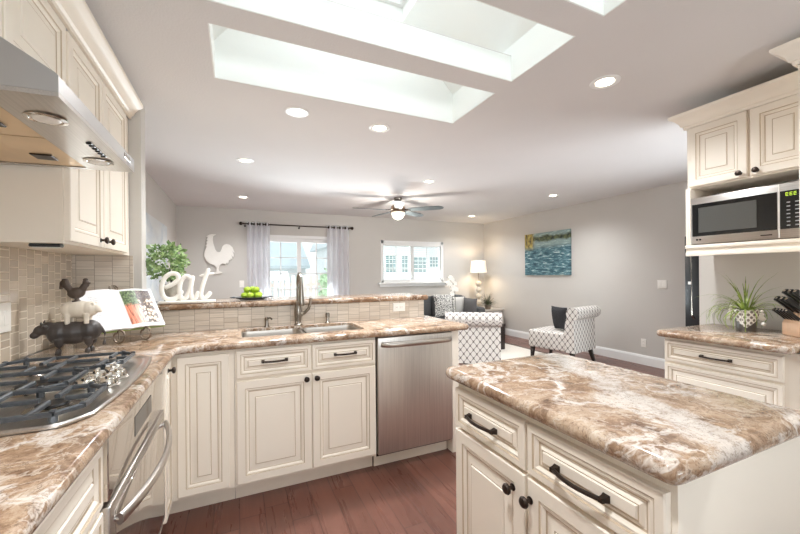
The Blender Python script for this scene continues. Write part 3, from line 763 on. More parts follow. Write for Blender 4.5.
r = thing('microwave_cabinet', 'cream wall cabinet with two doors above an open shelf holding the microwave', 'cabinet', (2.95, 1.13, 1.40))
obj('body', MB().box((2.80, .818, 1.858), (3.105, 1.44, 2.27)), cream_m, r)
obj('side_panel', MB().box((2.775, 1.412, 1.478), (3.105, 1.44, 1.858), .001), cream_m, r)
sh = MB().box((2.775, .818, 1.42), (3.105, 1.44, 1.478)).box((2.762, .818, 1.455), (2.775, 1.44, 1.478), .003).box((2.768, .818, 1.405), (2.79, 1.44, 1.43), .003)
obj('shelf', sh, cream_m, r)
for a, b, ky in ((1.118, 1.426, 1.150), (.82, 1.102, 1.072)):
    d = face_x(r, 'door', 2.80, -1, a, b, 1.868, 2.262, .055); add_knob(d, (2.78, ky, 1.893), -X_)
obj('crown', crown_corner(2.792, 1.44, 2.264, 3.105, .818), cream_m, r)
mw = thing('microwave', 'stainless microwave with black window on the shelf under the wall cabinet', 'microwave', (2.93, 1.12, 1.479))
obj('body', MB().box((2.785, .835, 1.4785), (3.09, 1.402, 1.79), .003), steel_y, mw)
fr_ = obj('front', MB().box((2.757, .835, 1.482), (2.785, 1.402, 1.786), .003), steel_y, mw)
wd = obj('door_window', MB().box((2.7535, .978, 1.532), (2.7575, 1.392, 1.742), .001, 1), glassblack_m, mw)
obj('screen_mesh', MB().box((2.752, 1.065, 1.555), (2.7538, 1.355, 1.716)), plain('grey_window_mesh', (78, 78, 75), .2), wd)
kp = obj('control_panel', MB().box((2.7535, .842, 1.532), (2.7575, .966, 1.742), .001, 1), glassblack_m, mw)
obj('door_seam', MB().box((2.7545, .969, 1.484), (2.7575, .973, 1.784)), plastic_m, mw)
dg = MB()
for k, y in enumerate((.937, .921, .905)):
    for dz, dy in ((0, 0), (.008, 0), (.016, 0)): dg.box((2.7525, y-.005, 1.713+dz), (2.7536, y+.005, 1.7155+dz))
    dg.box((2.7525, y+.004, 1.713), (2.7536, y+.0055, 1.7315))
obj('display', dg, emit('green_display', (190, 220, 60), 1.2, (60, 80, 20)), kp)
km = MB()
for i in range(3):
    for j in range(7): km.box((2.7525, .857+i*.034, 1.548+j*.021), (2.7536, .871+i*.034, 1.554+j*.021))
obj('keypad_print', km, plain('grey_key_print', (150, 150, 148), .5), kp)
obj('badge', MB().box((2.7558, 1.0, 1.503), (2.7573, 1.05, 1.509)), bronze_m, fr_)
for y in (1.366, 1.348): obj('button', MB().cyl((2.757, y, 1.51), (2.7545, y, 1.51), .006, 12), black_m, fr_)

# ------------------------------------------------------------------ island
tag(obj('island_countertop', slab(round_poly([(.742, .402), (1.362, .402), (1.362, 1.245), (.742, 1.245)], [.035]*4), .888, .934, nose=.022), gran_i), 'island top of brown and cream granite crossed by a broad white vein', 'countertop')
r = thing('kitchen_island', 'cream island cabinet with two drawers over two doors in the foreground', 'island', (1.05, .81, 0))
obj('body', MB().box((.785, .425, .105), (1.325, 1.2, .887), .002), cream_m, r)
obj('toe_kick', MB().box((.845, .43, 0), (1.315, 1.195, .105)), cream_m, r)
for a, b, ky, hy, hl in ((.822, 1.192, .872, 1.022, .14), (.438, .812, .800, .632, .14)):
    d = face_x(r, 'drawer', .785, -1, a, b, .718, .862, .032, .75); add_pull(d, (.765, hy, .785), -Y_, -X_, hl)
    d = face_x(r, 'door', .785, -1, a, b, .125, .705, .055); add_knob(d, (.765, ky, .645), -X_)

# ------------------------------------------------------------------ ceiling lamps
bulb_m = emit('warm_lamp_lens', (255, 240, 214), 6)
def downlight(x, y, label):
    o = thing('recessed_light', label, 'light', (x, y, CZ), group='recessed ceiling lights')
    obj('trim_ring', MB().lathe([(.053, -.001), (.055, -.0035), (.076, -.006), (.083, -.003), (.084, 0), (.053, 0)], (x, y, CZ), n=32), white_m, o)
    obj('lens', MB().lathe([(.052, -.0005), (.050, -.0025), (0, -.0025)], (x, y, CZ), n=28), bulb_m, o)
    l = bpy.data.lights.new('recessed_lamp', 'SPOT'); l.energy = DL; l.spot_size = math.radians(150); l.spot_blend = .9; l.shadow_soft_size = .06; l.color = (.95, .975, 1)
    lo = bpy.data.objects.new('recessed_lamp', l); C.objects.link(lo); lo.parent = o; lo.location = (0, 0, -.02)
    return o
DL = 66
d0 = downlight(.394, 2.629, 'round recessed ceiling light above the sink, beside the longer skylight edge')
for x, y, lab in ((1.031, 2.663, 'round recessed ceiling light above the dishwasher end of the sink run'),
                  (2.044, 1.487, 'large looking recessed ceiling light nearest the microwave cabinet'),
                  (.078, 3.939, 'recessed ceiling light just past the half wall above the plant and eat sign'),
                  (2.188, 3.961, 'recessed ceiling light right beside the ceiling fan'),
                  (4.299, 3.976, 'recessed ceiling light above the accent chair by the lake painting'),
                  (4.278, 6.004, 'recessed ceiling light in the far corner above the lamp and sofa'),
                  (.10, .50, 'added recessed ceiling light, out of view, between the range hood and the island'),  # extra fixture added out of view to brighten the island front
                  (.083, 5.773, 'recessed ceiling light in front of the patio door curtains')):
    dup(d0, (x, y, CZ), 0, lab)
# fan
fx, fy = 2.215, 4.98
fan = thing('ceiling_fan', 'ceiling fan with grey blades and a round frosted light over the living room', 'fan', (fx, fy, CZ))
obj('canopy', MB().lathe([(0, 0), (.062, 0), (.064, -.012), (.05, -.05), (.03, -.065), (0, -.066)], (fx, fy, CZ), n=28), nickel_m, fan)
obj('downrod', MB().cyl((fx, fy, CZ-.06), (fx, fy, CZ-.10), .014), nickel_m, fan)
obj('motor', MB().lathe([(0, 2.372), (.03, 2.372), (.07, 2.355), (.10, 2.325), (.112, 2.29), (.112, 2.268), (.10, 2.258), (.104, 2.25), (.104, 2.235), (0, 2.235)], (fx, fy, 0), n=32), plain('champagne_nickel', (150, 128, 108), .3, .9), fan)
obj('light_globe', MB().lathe([(.098, 2.235), (.10, 2.222), (.094, 2.19), (.072, 2.155), (.04, 2.135), (0, 2.128)], (fx, fy, 0), n=32), emit('frosted_fan_globe', (255, 240, 215), .75), fan)
bl_m = plain('grey_fan_blade', (96, 104, 106), .35)
for ang in (-17, 55, 127, 199, 271):
    a = math.radians(ang - 24.2); mt = M4.Translation((fx, fy, 2.268)) @ M4.Rotation(a, 4, 'Z') @ M4.Rotation(math.radians(-11), 4, 'X')
    ob = [(.17, -.05), (.30, -.064), (.52, -.07), (.63, -.064), (.68, -.035), (.695, 0), (.68, .035), (.63, .064), (.52, .07), (.30, .064), (.17, .05)]
    b = MB(); b.loops([[(x, y, -.004) for x, y in ob], [(x, y, .004) for x, y in ob]]); b.xf(mt)
    bo = obj('blade', b, bl_m, fan)
    k = MB(); k.box((.085, -.018, -.006), (.2, .018, .010), .004, 1); k.xf(mt); obj('blade_arm', k, bronze_m, bo)
l = bpy.data.lights.new('fan_lamp', 'POINT'); l.energy = 17; l.color = (1, .95, .88); l.shadow_soft_size = .09
lo = bpy.data.objects.new('fan_lamp', l); C.objects.link(lo); lo.parent = fan; lo.location = (0, 0, 2.03-CZ)

# ------------------------------------------------------------------ counter decor, left
cow = thing('animal_sculpture', 'sculpture of a dark cow, cream pig and brown rooster stacked on the counter corner', 'figurine', (-.75, 2.27, .93))
def soft(o, vox=.0035, sm=4):
    r = o.modifiers.new('remesh', 'REMESH'); r.mode = 'VOXEL'; r.voxel_size = vox; r.use_smooth_shade = True
    q = o.modifiers.new('smooth', 'SMOOTH'); q.iterations = sm; q.factor = .5
    return o
def ell(mb, c, r, ry=0, rz=0):
    mb.sphere(c, r, 14, 10, (M4.Rotation(rz, 3, 'Z') @ M4.Rotation(ry, 3, 'Y')))
b = MB()
for c, r, a in (((.0, 0, .108), (.088, .050, .054), 0), ((.062, 0, .112), (.056, .050, .056), 0), ((-.052, 0, .108), (.052, .050, .058), 0), ((-.0, 0, .088), (.075, .046, .042), 0),
             ((-.092, 0, .132), (.040, .030, .034), .5), ((-.122, 0, .128), (.030, .025, .026), -.6), ((-.143, 0, .106), (.022, .019, .018), -.6)): ell(b, c, r, a)
for x, y in ((-.062, .026), (-.052, -.028), (.070, .026), (.062, -.028)):
    b.tube([(x, y, .08), (x+.004, y, .045), (x, y, .02), (x-.002, y, .0)], [.024, .015, .0115, .0135], 10)
for sy in (-1, 1):
    ell(b, (-.100, sy*.036, .148), (.011, .017, .008)); b.tube([(-.112, sy*.016, .148), (-.116, sy*.026, .165), (-.112, sy*.022, .180)], [.0075, .006, .0035], 8)
b.tube([(.112, 0, .125), (.128, 0, .09), (.125, 0, .05), (.124, 0, .03)], [.007, .006, .006, .010], 8)
b.xf(M4.Translation((-.735, 2.27, .9302)) @ M4.Rotation(.12, 4, 'Z') @ M4.Scale(.95, 4))
soft(obj('cow', b, cow_m, cow))
b = MB()
for c, r, a in (((0, 0, .060), (.062, .040, .042), 0), ((.040, 0, .060), (.038, .036, .038), 0), ((-.036, 0, .058), (.038, .037, .041), 0), ((.066, 0, .062), (.024, .022, .022), .3), ((.082, 0, .052), (.013, .012, .011), 0)): ell(b, c, r, a)
for x, y in ((-.042, .02), (-.038, -.022), (.034, .02), (.038, -.022)): b.tube([(x, y, .04), (x, y, .018), (x, y, -.010)], [.015, .011, .011], 8)
for sy in (-1, 1): ell(b, (.060, sy*.016, .082), (.008, .008, .013), .4)
b.tube([(-.072, 0, .068), (-.082, .004, .074), (-.081, 0, .082)], [.0035, .0035, .0025], 6)
b.xf(M4.Translation((-.712, 2.27, 1.083)) @ M4.Rotation(-.1, 4, 'Z'))
soft(obj('pig', b, pig_m, cow), .003)
b = MB()
ell(b, (0, 0, .040), (.036, .020, .028), -.2); ell(b, (.026, 0, .062), (.016, .014, .030), .35); ell(b, (.036, 0, .092), (.013, .011, .012)); ell(b, (.050, 0, .088), (.008, .005, .005))
ell(b, (.036, 0, .105), (.012, .005, .008)); ell(b, (.046, 0, .078), (.005, .004, .009))
for k in range(6):
    t = k/5; b.tube([(-.018, 0, .045), (-.036-.010*t, (t-.5)*.012, .078+.010*t), (-.040-.014*t, (t-.5)*.014, .104-.014*t), (-.052-.010*t, (t-.5)*.016, .104-.045*t)], [.013, .015, .013, .007], 8)
for sy in (-1, 1): b.tube([(.0, sy*.009, .03), (.002, sy*.009, .0)], [.008, .006], 8)
b.sphere((0, 0, -.001), (.020, .015, .006))
b.xf(M4.Translation((-.722, 2.27, 1.184)))
soft(obj('rooster', b, roost_m, cow), .0028, 3)

# cookbook on its easel
e_ = V((.80, .60, 0)); nrm = V((.60, -.80, 0)); tilt = math.radians(38)
upv = (Z_*math.cos(tilt) - nrm*math.sin(tilt)).normalized(); fw = e_.cross(upv).normalized()
if fw.dot(nrm) < 0: fw = -fw
bc = V((-.556, 2.505, 1.006))   # bottom of the spine
def bk(u, v, d): return bc + e_*u + upv*v + fw*d
cb = thing('cookbook', 'open cookbook showing a carrots and garlic photo, propped on the wire easel', 'book', tuple(bc))
PW, PH = .184, .272
def page(sgn, d_, name, mat, th, inset=(0, 0, 0, 0), off=0):
    mb = MB(); N = 8; top = []; bot = []
    u0, u1 = inset[0], PW-inset[1]; rows = []
    for side in (0, 1):
        grid = []
        for j in (0, 1):
            row = []
            for i in range(N+1):
                u = u0+(u1-u0)*i/N; t = u/PW
                d = .004 + d_*math.sin(min(1, t*1.25)*PI)**.8*.9*(1-.25*t) + off - (th if side else 0)
                row.append(mb.b.verts.new(bk(sgn*u, inset[2] if j == 0 else PH-inset[3], d)))
            grid.append(row)
        rows.append(grid)
    fcs = []
    for i in range(N): fcs.append(mb.face((rows[0][0][i], rows[0][0][i+1], rows[0][1][i+1], rows[0][1][i])))
    for i in range(N): mb.face((rows[1][0][i], rows[1][1][i], rows[1][1][i+1], rows[1][0][i+1]))
    for j in (0, 1):
        for i in range(N): mb.face((rows[0][j][i], rows[1][j][i], rows[1][j][i+1], rows[0][j][i+1]))
    for i in (0, N): mb.face((rows[0][0][i], rows[0][1][i], rows[1][1][i], rows[1][0][i]))
    def uv(p, k):
        q = p + V(cb.location) - bc
        x = q.dot(e_)
        return ((abs(x)-u0)/(u1-u0) if sgn > 0 else 1-(abs(x)-u0)/(u1-u0), (q.dot(upv)-inset[2])/(PH-inset[2]-inset[3]))
    return obj(name, mb, mat, cb, uv=uv)
mb = MB(); mb.loops([[bk(x, y, z) for x, y in ((-PW-.004, -.004), (PW+.004, -.004), (PW+.004, PH+.004), (-PW-.004, PH+.004))] for z in (-.014, -.011)])
obj('cover', mb, plain('green_book_cover', (150, 164, 92), .5), cb, smooth=False)
page(-1, .014, 'left_page', textpage_m, .014); page(1, .012, 'right_page', plain('white_page', (244, 242, 240), .5), .012)
page(1, .012, 'photo', photo_m, .0006, (.010, .018, .022, .014), .0012)
ez = thing('book_easel', 'wire book easel with curled feet and a scroll top holding the cookbook', 'stand', (-.6, 2.64, .93))
wr = .0042; easel_m = plain('antique_bronze_wire', (134, 120, 106), .3, .8)
fm = MB()
for sg in (-1, 1):
    pts = [bk(sg*.066, .235, -.020), bk(sg*.066, .0, -.020), bk(sg*.066, -.010, -.018), bk(sg*.066, -.010, .014)]
    fm.tube(pts, wr, 8)
arc = [bk(.066*math.cos(PI*i/16), .235+.045*math.sin(PI*i/16), -.020) for i in range(17)]
fm.tube(arc, wr, 8)
fm.tube([bk(-.066, .004, -.0195), bk(.066, .004, -.0195)], wr, 8)
obj('frame', fm, easel_m, ez)
sp = []
for i in range(26):
    a = -PI/2 + 2.9*PI*i/25; r_ = .026*(1-.6*i/25); sp.append(bk(r_*math.cos(a), .306+r_*math.sin(a), -.020))
obj('scroll', MB().tube(sp, .0038, 8), easel_m, ez)
cdir = (nrm*.75 + e_*.66).normalized()
for sg in (-1, 1):
    c0 = bk(sg*.066, -.010, .014); r0_ = (c0.z-.9352)/2
    pts = []
    for i in range(26):
        a = PI/2 - 1.8*PI*i/25; r_ = r0_*(1-.22*max(0, i-13)/12)
        pts.append(V((c0.x, c0.y, .9352+r0_)) + cdir*(r_*.8*math.cos(a)) + Z_*(r_*math.sin(a)))
    obj('curled_foot', MB().tube(pts, .0048, 8), easel_m, ez)
q0 = bk(0, .19, -.022); q1 = V((q0.x, q0.y, 0)) + nrm*.0; q1.z = .9352
obj('rear_leg', MB().tube([q0, (q0+q1)/2 - nrm*.004, q1], wr, 8), easel_m, ez)

# ------------------------------------------------------------------ on the bar
BZ = 1.118
es = thing('word_sign', 'white painted wooden eat sign in script letters on the bar ledge', 'sign', (-.32, 2.90, BZ))
obj('base', MB().box((-.49, 2.87, BZ), (-.145, 2.93, BZ+.014), .003), whitewood_m, es)
EX = lambda u, v: V((-.486+(u-161)*.00626, 2.90, BZ+.016+(299-v)*.0069))
def stroke(px, r0=.0150):
    P = [EX(*p) for p in px]; pts = []
    for i in range(len(P)-1):
        a, b, c, d = P[max(0, i-1)], P[i], P[i+1], P[min(len(P)-1, i+2)]
        for k in range(5):
            t = k/5; pts.append(.5*((2*b)+(c-a)*t+(2*a-5*b+4*c-d)*t*t+(3*b-a-3*c+d)*t**3))
    pts.append(P[-1]); rr = [r0]*len(pts); rr[0] = r0*.55; rr[-1] = r0*.55
    return MB().tube(pts, rr, 12, flat=(.55, 1), side=(0, 1, 0))
mb = stroke([(166, 286), (173, 283), (179, 278), (178, 273), (172, 272), (166, 277), (163.5, 286), (165, 294), (170, 297.5), (177, 296), (183, 289)])
obj('letter_e', mb, whitewood_m, es)
a1 = stroke([(192, 278), (187, 274.5), (182, 279), (180, 288), (181.5, 296), (186, 296.5), (190, 288), (193, 275)])
obj('letter_a', a1, whitewood_m, es); obj('letter_a_tail', stroke([(193, 274), (191, 286), (191.5, 295), (195, 297), (199, 290)]), whitewood_m, es)
obj('letter_t', stroke([(209, 266.5), (205, 277), (202, 287), (201, 294.5), (204.5, 297.5), (211, 291)]), whitewood_m, es)
obj('letter_t_bar', stroke([(199.5, 275), (206, 273), (214.5, 272)], .0085), whitewood_m, es)
# topiary
tp = thing('topiary_plant', 'round leafy green plant in a grey pot behind the eat sign', 'plant', (-.43, 3.05, BZ))
obj('pot', MB().lathe([(0, 0), (.050, 0), (.058, .06), (.064, .115), (.068, .118), (.068, .128), (.060, .128), (.056, .112), (0, .110)], (-.43, 3.05, BZ), n=28), pot_m, tp)
obj('stem', MB().tube([(-.43, 3.05, BZ+.1), (-.437, 3.05, BZ+.17), (-.445, 3.05, BZ+.24)], .006, 8), darkwood_m, tp)
def leafball(c, rad, n, size, rnd, squash=1.0):
    mb = MB()
    for i in range(n):
        d = V((rnd.gauss(0, 1), rnd.gauss(0, 1), rnd.gauss(0, 1))).normalized()
        p = V(c) + V((d.x, d.y, d.z*squash))*rad*rnd.uniform(.45, 1.0)
        ax = (d + V((rnd.gauss(0, .6), rnd.gauss(0, .6), rnd.gauss(0, .6)))).normalized()
        sd = ax.cross(V((rnd.gauss(0, 1), rnd.gauss(0, 1), rnd.gauss(0, 1)))).normalized(); nn = ax.cross(sd)
        L = size*rnd.uniform(.7, 1.2); W = L*.34
        b0 = mb.b.verts.new(p); b1 = mb.b.verts.new(p+ax*L*.5+sd*W+nn*L*.08); b2 = mb.b.verts.new(p+ax*L); b3 = mb.b.verts.new(p+ax*L*.5-sd*W+nn*L*.08); md = mb.b.verts.new(p+ax*L*.5)
        mb.face((b0, b1, md)); mb.face((b1, b2, md)); mb.face((b2, b3, md)); mb.face((b3, b0, md))
    return mb
obj('foliage', leafball((-.468, 3.05, 1.405), .135, 460, .042, random.Random(3)), topi_m, tp)
# fruit tray
tr = thing('fruit_tray', 'low dark metal tray with looped handles under the green fruit', 'tray', (.10, 3.02, BZ))
obj('dish', MB().lathe([(0, .002), (.085, .002), (.115, .012), (.125, .018), (.126, .021), (.112, .016), (.084, .006), (0, .006)], (.10, 3.02, BZ), n=36), iron_m, tr)
for sg in (-1, 1):
    obj('handle', MB().tube([(.10+sg*(.118+.032*math.sin(PI*i/10)), 3.02-.035*math.cos(PI*i/10), BZ+.018) for i in range(11)], .0045, 8), iron_m, tr)
def fruit(x, y, z, lab, n):
    mb = MB().lathe([(0, -.024), (.010, -.024), (.022, -.013), (.0265, 0), (.022, .014), (.010, .0225), (.003, .020), (0, .019)], (x, y, z), n=18)
    o = thing('green_fruit', lab, 'fruit', (x, y, z-.024), group='green fruit on the tray')
    obj('flesh', mb, lime_m, o); obj('stalk', MB().tube([(x, y, z+.019), (x+.002, y, z+.028)], .0018, 6), darkwood_m, o)
    return o
fl = 'small green fruit in the bottom layer of the pile on the dark tray'
f0 = fruit(.10, 3.02, BZ+.031, fl, 0)
for k in range(6):
    a = PI*k/3+.3; dup(f0, (.10+.056*math.cos(a), 3.02+.056*math.sin(a), BZ+.0085), a, fl)
for dx, dy in ((-.034, -.012), (.03, -.02), (.004, .034)): dup(f0, (.10+dx, 3.02+dy, BZ+.052), dx*40, 'small green fruit on top of the pile on the dark tray')

# ------------------------------------------------------------------ plates and switches
def plate(name, label, c, n, w_, h_, kind):
    """wall plate centred at c; n = outward normal"""
    n = V(n); c = V(c); u = Z_.cross(n)
    o = thing(name, label, 'outlet' if kind == 'outlet' else 'switch', tuple(c))
    def bx(a, b, z0, z1, z2, k0, mb):
        pass
    def plq(x0, x1, y0, y1, d0, d1, ch):
        return MB().loops([[c+u*x+Z_*y+n*d for x, y in ((x0+e, y0+e), (x1-e, y0+e), (x1-e, y1-e), (x0+e, y1-e))] for d, e in ((d0, 0), (d1-ch, 0), (d1, ch))])
    obj('cover_plate', plq(-w_/2, w_/2, -h_/2, h_/2, .0005, .007, .003), plastic_m, o, smooth=False)
    gang = 2 if max(w_, h_) > .1 and min(w_, h_) > .1 else 1
    for g in range(gang):
        cx = 0 if gang == 1 else (-.023 + .046*g)*w_/.115
        if kind == 'outlet':
            for s_ in (-1, 1):
                if w_ > h_: dx, dy = s_*.021, 0
                else: dx, dy = cx, s_*.021
                so = obj('socket', plq(dx-.015, dx+.015, dy-.014, dy+.014, .006, .0085, .001), plastic_m, o, smooth=False)
                sl = MB()
                for q in (-.006, .006):
                    sl.loops([[c+u*x+Z_*y+n*d for x, y in ((dx+q-.001, dy-.004), (dx+q+.001, dy-.004), (dx+q+.001, dy+.004), (dx+q-.001, dy+.004))] for d in (.0080, .0088)])
                obj('slots', sl, dark_gap_m, so)
        else:
            obj('rocker', plq(cx-.016, cx+.016, -.033, .033, .006, .010, .002), plastic_m, o, smooth=False)
    return o
plate('light_switch', 'wide white cover plate on the mosaic tile beside the cooktop', (-.917, 2.09, 1.13), (1, 0, 0), .13, .128, 'switch')
plate('wall_outlet', 'white outlet lying sideways in the tiled half wall near its end', (1.255, 2.822, 1.022), (0, -1, 0), .112, .072, 'outlet')
plate('light_switch', 'white double light switch plate on the plain wall by the fridge', (5.21, 2.99, 1.135), (-1, 0, 0), .118, .115, 'switch')
plate('wall_outlet', 'white outlet low on the plain wall above the baseboard', (5.21, 3.24, .305), (-1, 0, 0), .072, .115, 'outlet')
plate('light_switch', 'white light switch on the far wall beside the patio curtain', (.065, YB, 1.16), (0, -1, 0), .075, .118, 'switch')

# ------------------------------------------------------------------ wall decor
RO = [(185, 80), (160, 95), (155, 120), (160, 160), (170, 190), (178, 215), (190, 235), (205, 240), (220, 238), (232, 215), (240, 190), (255, 172), (280, 164), (310, 172), (335, 198), (352, 245), (342, 240), (330, 226), (344, 262), (342, 285), (332, 278), (320, 258), (332, 298), (326, 308), (316, 292), (312, 312), (298, 306), (296, 335), (286, 348), (278, 330), (272, 358), (258, 345), (240, 340), (222, 350), (212, 365), (206, 385), (206, 408), (235, 420), (238, 428), (200, 432), (165, 440), (150, 430), (185, 415), (188, 380), (165, 355), (130, 345), (98, 315), (80, 275), (84, 232), (100, 200), (104, 190), (90, 186), (108, 165), (95, 152), (114, 140), (98, 126), (116, 114), (100, 100), (122, 86), (150, 78)]
mb = MB(); mb.prism(RO, lambda u, v, d: (-.503+(u-80)*.00170, d, 2.003-(v-80)*.00187), 6.805, 6.825)
rd = thing('rooster_cutout', 'white rooster silhouette mounted on the far wall above the eat sign', 'wall decor', (-.25, 6.84, 1.36))
obj('silhouette', mb, whitewood_m, rd, smooth=False)
pg = MB()
for x, z in ((-.40, 1.68), (-.22, 1.60)): pg.cyl((x, 6.824, z), (x, YB-.0005, z), .008, 8)
obj('standoff', pg, white_m, rd)
def canvas(name, label, mat, c, n, w_, h_, t_=.035):
    n = V(n); c = V(c); u = Z_.cross(n); o = thing(name, label, 'painting', tuple(c))
    mb = MB().loops([[c+u*x+Z_*y+n*d for x, y in ((-w_/2, -h_/2), (w_/2, -h_/2), (w_/2, h_/2), (-w_/2, h_/2))] for d in (.001, t_)])
    ob = obj('canvas', mb, mat, o, smooth=False, uv=lambda p, k: ((p.dot(u)/w_)+.5, p.z/h_+.5))
    return o
canvas('lake_painting', 'blue and teal painting of water with trees on the plain wall', lake_m, (5.21, 4.965, 1.66), (-1, 0, 0), 1.06, .79)
canvas('pale_painting', 'pale blue and white canvas on the side wall behind the leafy plant', pale_m, (-.9, 5.0, 1.45), (1, 0, 0), 1.5, 1.05)

# ------------------------------------------------------------------ curtains
rod_y = 6.755
rd = thing('curtain_rod', 'dark curtain rod with ball finials above the patio door', 'curtain rod', (1.04, rod_y, 2.2))
obj('pole', MB().cyl((.10, rod_y, 2.2), (1.99, rod_y, 2.2), .011), bronze_m, rd)
for x, d in ((.10, -1), (1.99, 1)):
    obj('finial', MB().lathe([(0, 0), (.018, 0), (.018, .008), (.011, .014), (.026, .026), (.032, .042), (.026, .058), (.010, .068), (0, .07)], (x, rod_y, 2.2), (d, 0, 0)), bronze_m, rd)
for x in (.125, 1.04, 1.965):
    obj('bracket', MB().tube([(x, YB-.001, 2.17), (x, rod_y+.02, 2.17), (x, rod_y, 2.186)], .006, 8).lathe([(0, 0), (.018, 0), (.018, .006), (0, .006)], (x, YB-.001, 2.17), (0, -1, 0)), bronze_m, rd)
def curtain(x0, x1, label):
    o = thing('curtain', label, 'curtain', ((x0+x1)/2, rod_y, .02), group='patio door curtains')
    n = 90; wv = 4; amp = .034
    top, rings = [], []
    def ring(z, am, th):
        P = []
        for s_ in (1, -1):
            rr = range(n+1) if s_ > 0 else range(n, -1, -1)
            for i in rr:
                t = i/n; P.append((x0+(x1-x0)*t, rod_y+am*math.cos(2*PI*wv*t)+s_*th, z))
        return P
    mb = MB().loops([ring(z, am, .0012) for z, am in ((.02, amp*1.2), (.7, amp*1.1), (1.5, amp), (2.1, amp), (2.235, amp))])
    obj('panel', mb, curtain_m, o)
    for k in range(wv*2):
        t = (k+.5)/(wv*2); x = x0+(x1-x0)*t
        mb = MB(); sl = (-1 if k % 2 == 0 else 1)
        ax = V((1, sl*-.0, 0)); ax = V((.45, sl*1.0, 0)).normalized()
        ax = V((amp*2*PI*wv/(x1-x0)*(1 if k % 2 == 0 else -1), 1, 0)).normalized()
        ring_ = []
        mb.lathe([(.016, -.003), (.025, -.003), (.026, 0), (.025, .003), (.016, .003)], (x, rod_y, 2.2), ax, 18)
        obj('grommet', mb, bronze_m, o)
    return o
curtain(.155, .53, 'white grommet curtain drawn to the side of the patio door nearest the rooster')
curtain(1.545, 1.975, 'white grommet curtain drawn to the side of the patio door nearest the small window')

# ------------------------------------------------------------------ living room
SX0, SX1 = 2.62, 4.56
so = thing('sofa', 'charcoal grey sofa along the far wall below the small window', 'sofa', ((SX0+SX1)/2, 6.4, 0))
obj('base', MB().box((SX0+.02, 5.98, .10), (SX1-.02, 6.78, .28), .02), sofa_m, so)
for x0, x1 in ((SX0, SX0+.2), (SX1-.2, SX1)): obj('arm', MB().box((x0, 5.94, .10), (x1, 6.79, .625), .04, 3), sofa_m, so)
obj('backrest', MB().box((SX0+.05, 6.55, .26), (SX1-.05, 6.79, .83), .05, 3), sofa_m, so)
w3 = (SX1-SX0-.4)/2
for k in range(2):
    x = SX0+.2+w3*k
    obj('seat_cushion', MB().box((x+.004, 5.95, .28), (x+w3-.004, 6.56, .45), .04, 3), sofa_m, so)
    obj('back_cushion', MB().box((x+.006, 6.40, .445), (x+w3-.006, 6.57, .86), .055, 3), sofa_m, so)
for x in (SX0+.1, SX1-.1):
    for y in (6.02, 6.70): obj('leg', MB().cyl((x, y, 0), (x, y, .105), .02, 12, .028), darkwood_m, so)
def pillow(name, label, mat, c, rotz, lean, size, th=.15, group=None, roll_=0):
    o = thing(name, label, 'pillow', c, group=group); mb = MB(); N = 14
    mt = M4.Rotation(rotz, 4, 'Z') @ M4.Rotation(lean, 4, 'X') @ M4.Rotation(roll_, 4, 'Y')
    g = {}
    for sd in (1, -1):
        for i in range(N+1):
            for j in range(N+1):
                u, v = -1+2*i/N, -1+2*j/N
                if sd < 0 and (abs(u) == 1 or abs(v) == 1): g[sd, i, j] = g[1, i, j]; continue
                d = (max(0, 1-u*u)*max(0, 1-v*v))**.45*th/2
                pin = 1-.07*(1-abs(v))*0 - .06*(1-v*v)*abs(u)**3*0
                x = u*size/2*(1-.05*(1-v*v)); z = v*size/2*(1-.05*(1-u*u))
                g[sd, i, j] = mb.b.verts.new(mt @ V((x, -sd*d, z)) + V((0, 0, size/2)))
    for sd in (1, -1):
        for i in range(N):
            for j in range(N):
                q = (g[sd, i, j], g[sd, i+1, j], g[sd, i+1, j+1], g[sd, i, j+1]); mb.face(q if sd > 0 else q[::-1])
    inv = mt.inverted()
    obj('cover', mb, mat, o, local=True, uv=lambda p, k: ((inv @ (p-V((0, 0, size/2)))).x/size+.5, (inv @ (p-V((0, 0, size/2)))).z/size+.5))
    return o
pillow('throw_pillow', 'white pillow with black floral print on the grey sofa', damask_m, (3.74, 6.17, .455), -.12, -.2, .45, .13)
pillow('throw_pillow', 'plain pale grey pillow on the sofa behind the orchid', greyfab_m, (4.10, 6.29, .455), -.05, -.1, .38, .11)
pillow('throw_pillow', 'slate grey pillow at the lamp end of the sofa', midfab_m, (4.245, 6.04, .455), -1.35, -.08, .36, .11)
# side table, lamp, grass
st = thing('side_table', 'small pale side table in the far corner under the lamp', 'table', (4.87, 6.38, 0))
obj('tabletop', MB().box((4.63, 6.04, .52), (5.12, 6.72, .555), .006), plain('pale_table', (206, 198, 188), .5), st)
for x in (4.66, 5.09):
    for y in (6.07, 6.69): obj('leg', MB().box((x-.018, y-.018, 0), (x+.018, y+.018, .52), .003), plain('pale_table_leg', (190, 182, 172), .5), st)
lp = thing('table_lamp', 'lit table lamp with white drum shade and stacked ball base in the corner', 'lamp', (4.80, 6.50, .555))
prof = [(0, 0), (.075, 0), (.075, .012), (.02, .02), (.012, .05), (.02, .07)]
def ballp(zc, r): return [(max(.012, r*math.cos(a)), zc+r*math.sin(a)) for a in [math.radians(x) for x in (-75, -50, -25, 0, 25, 50, 75)]]
obj('base', MB().lathe([(0, 0), (.075, 0), (.078, .008), (.07, .016), (.02, .022), (.014, .05), (.012, .30), (.012, .43), (0, .43)], (4.80, 6.50, .555)), plain('lamp_pale_base', (220, 205, 184), .35, .3), lp)
for zc in (.12, .26, .40, .53):
    obj('ball', MB().lathe(ballp(0, .062), (4.80, 6.50, .555+zc)), plain('pearl_ball_%d' % int(zc*100), (238, 226, 206), .25, .1), lp)
obj('stem', MB().cyl((4.80, 6.50, 1.10), (4.80, 6.50, 1.40), .007), nickel_m, lp)
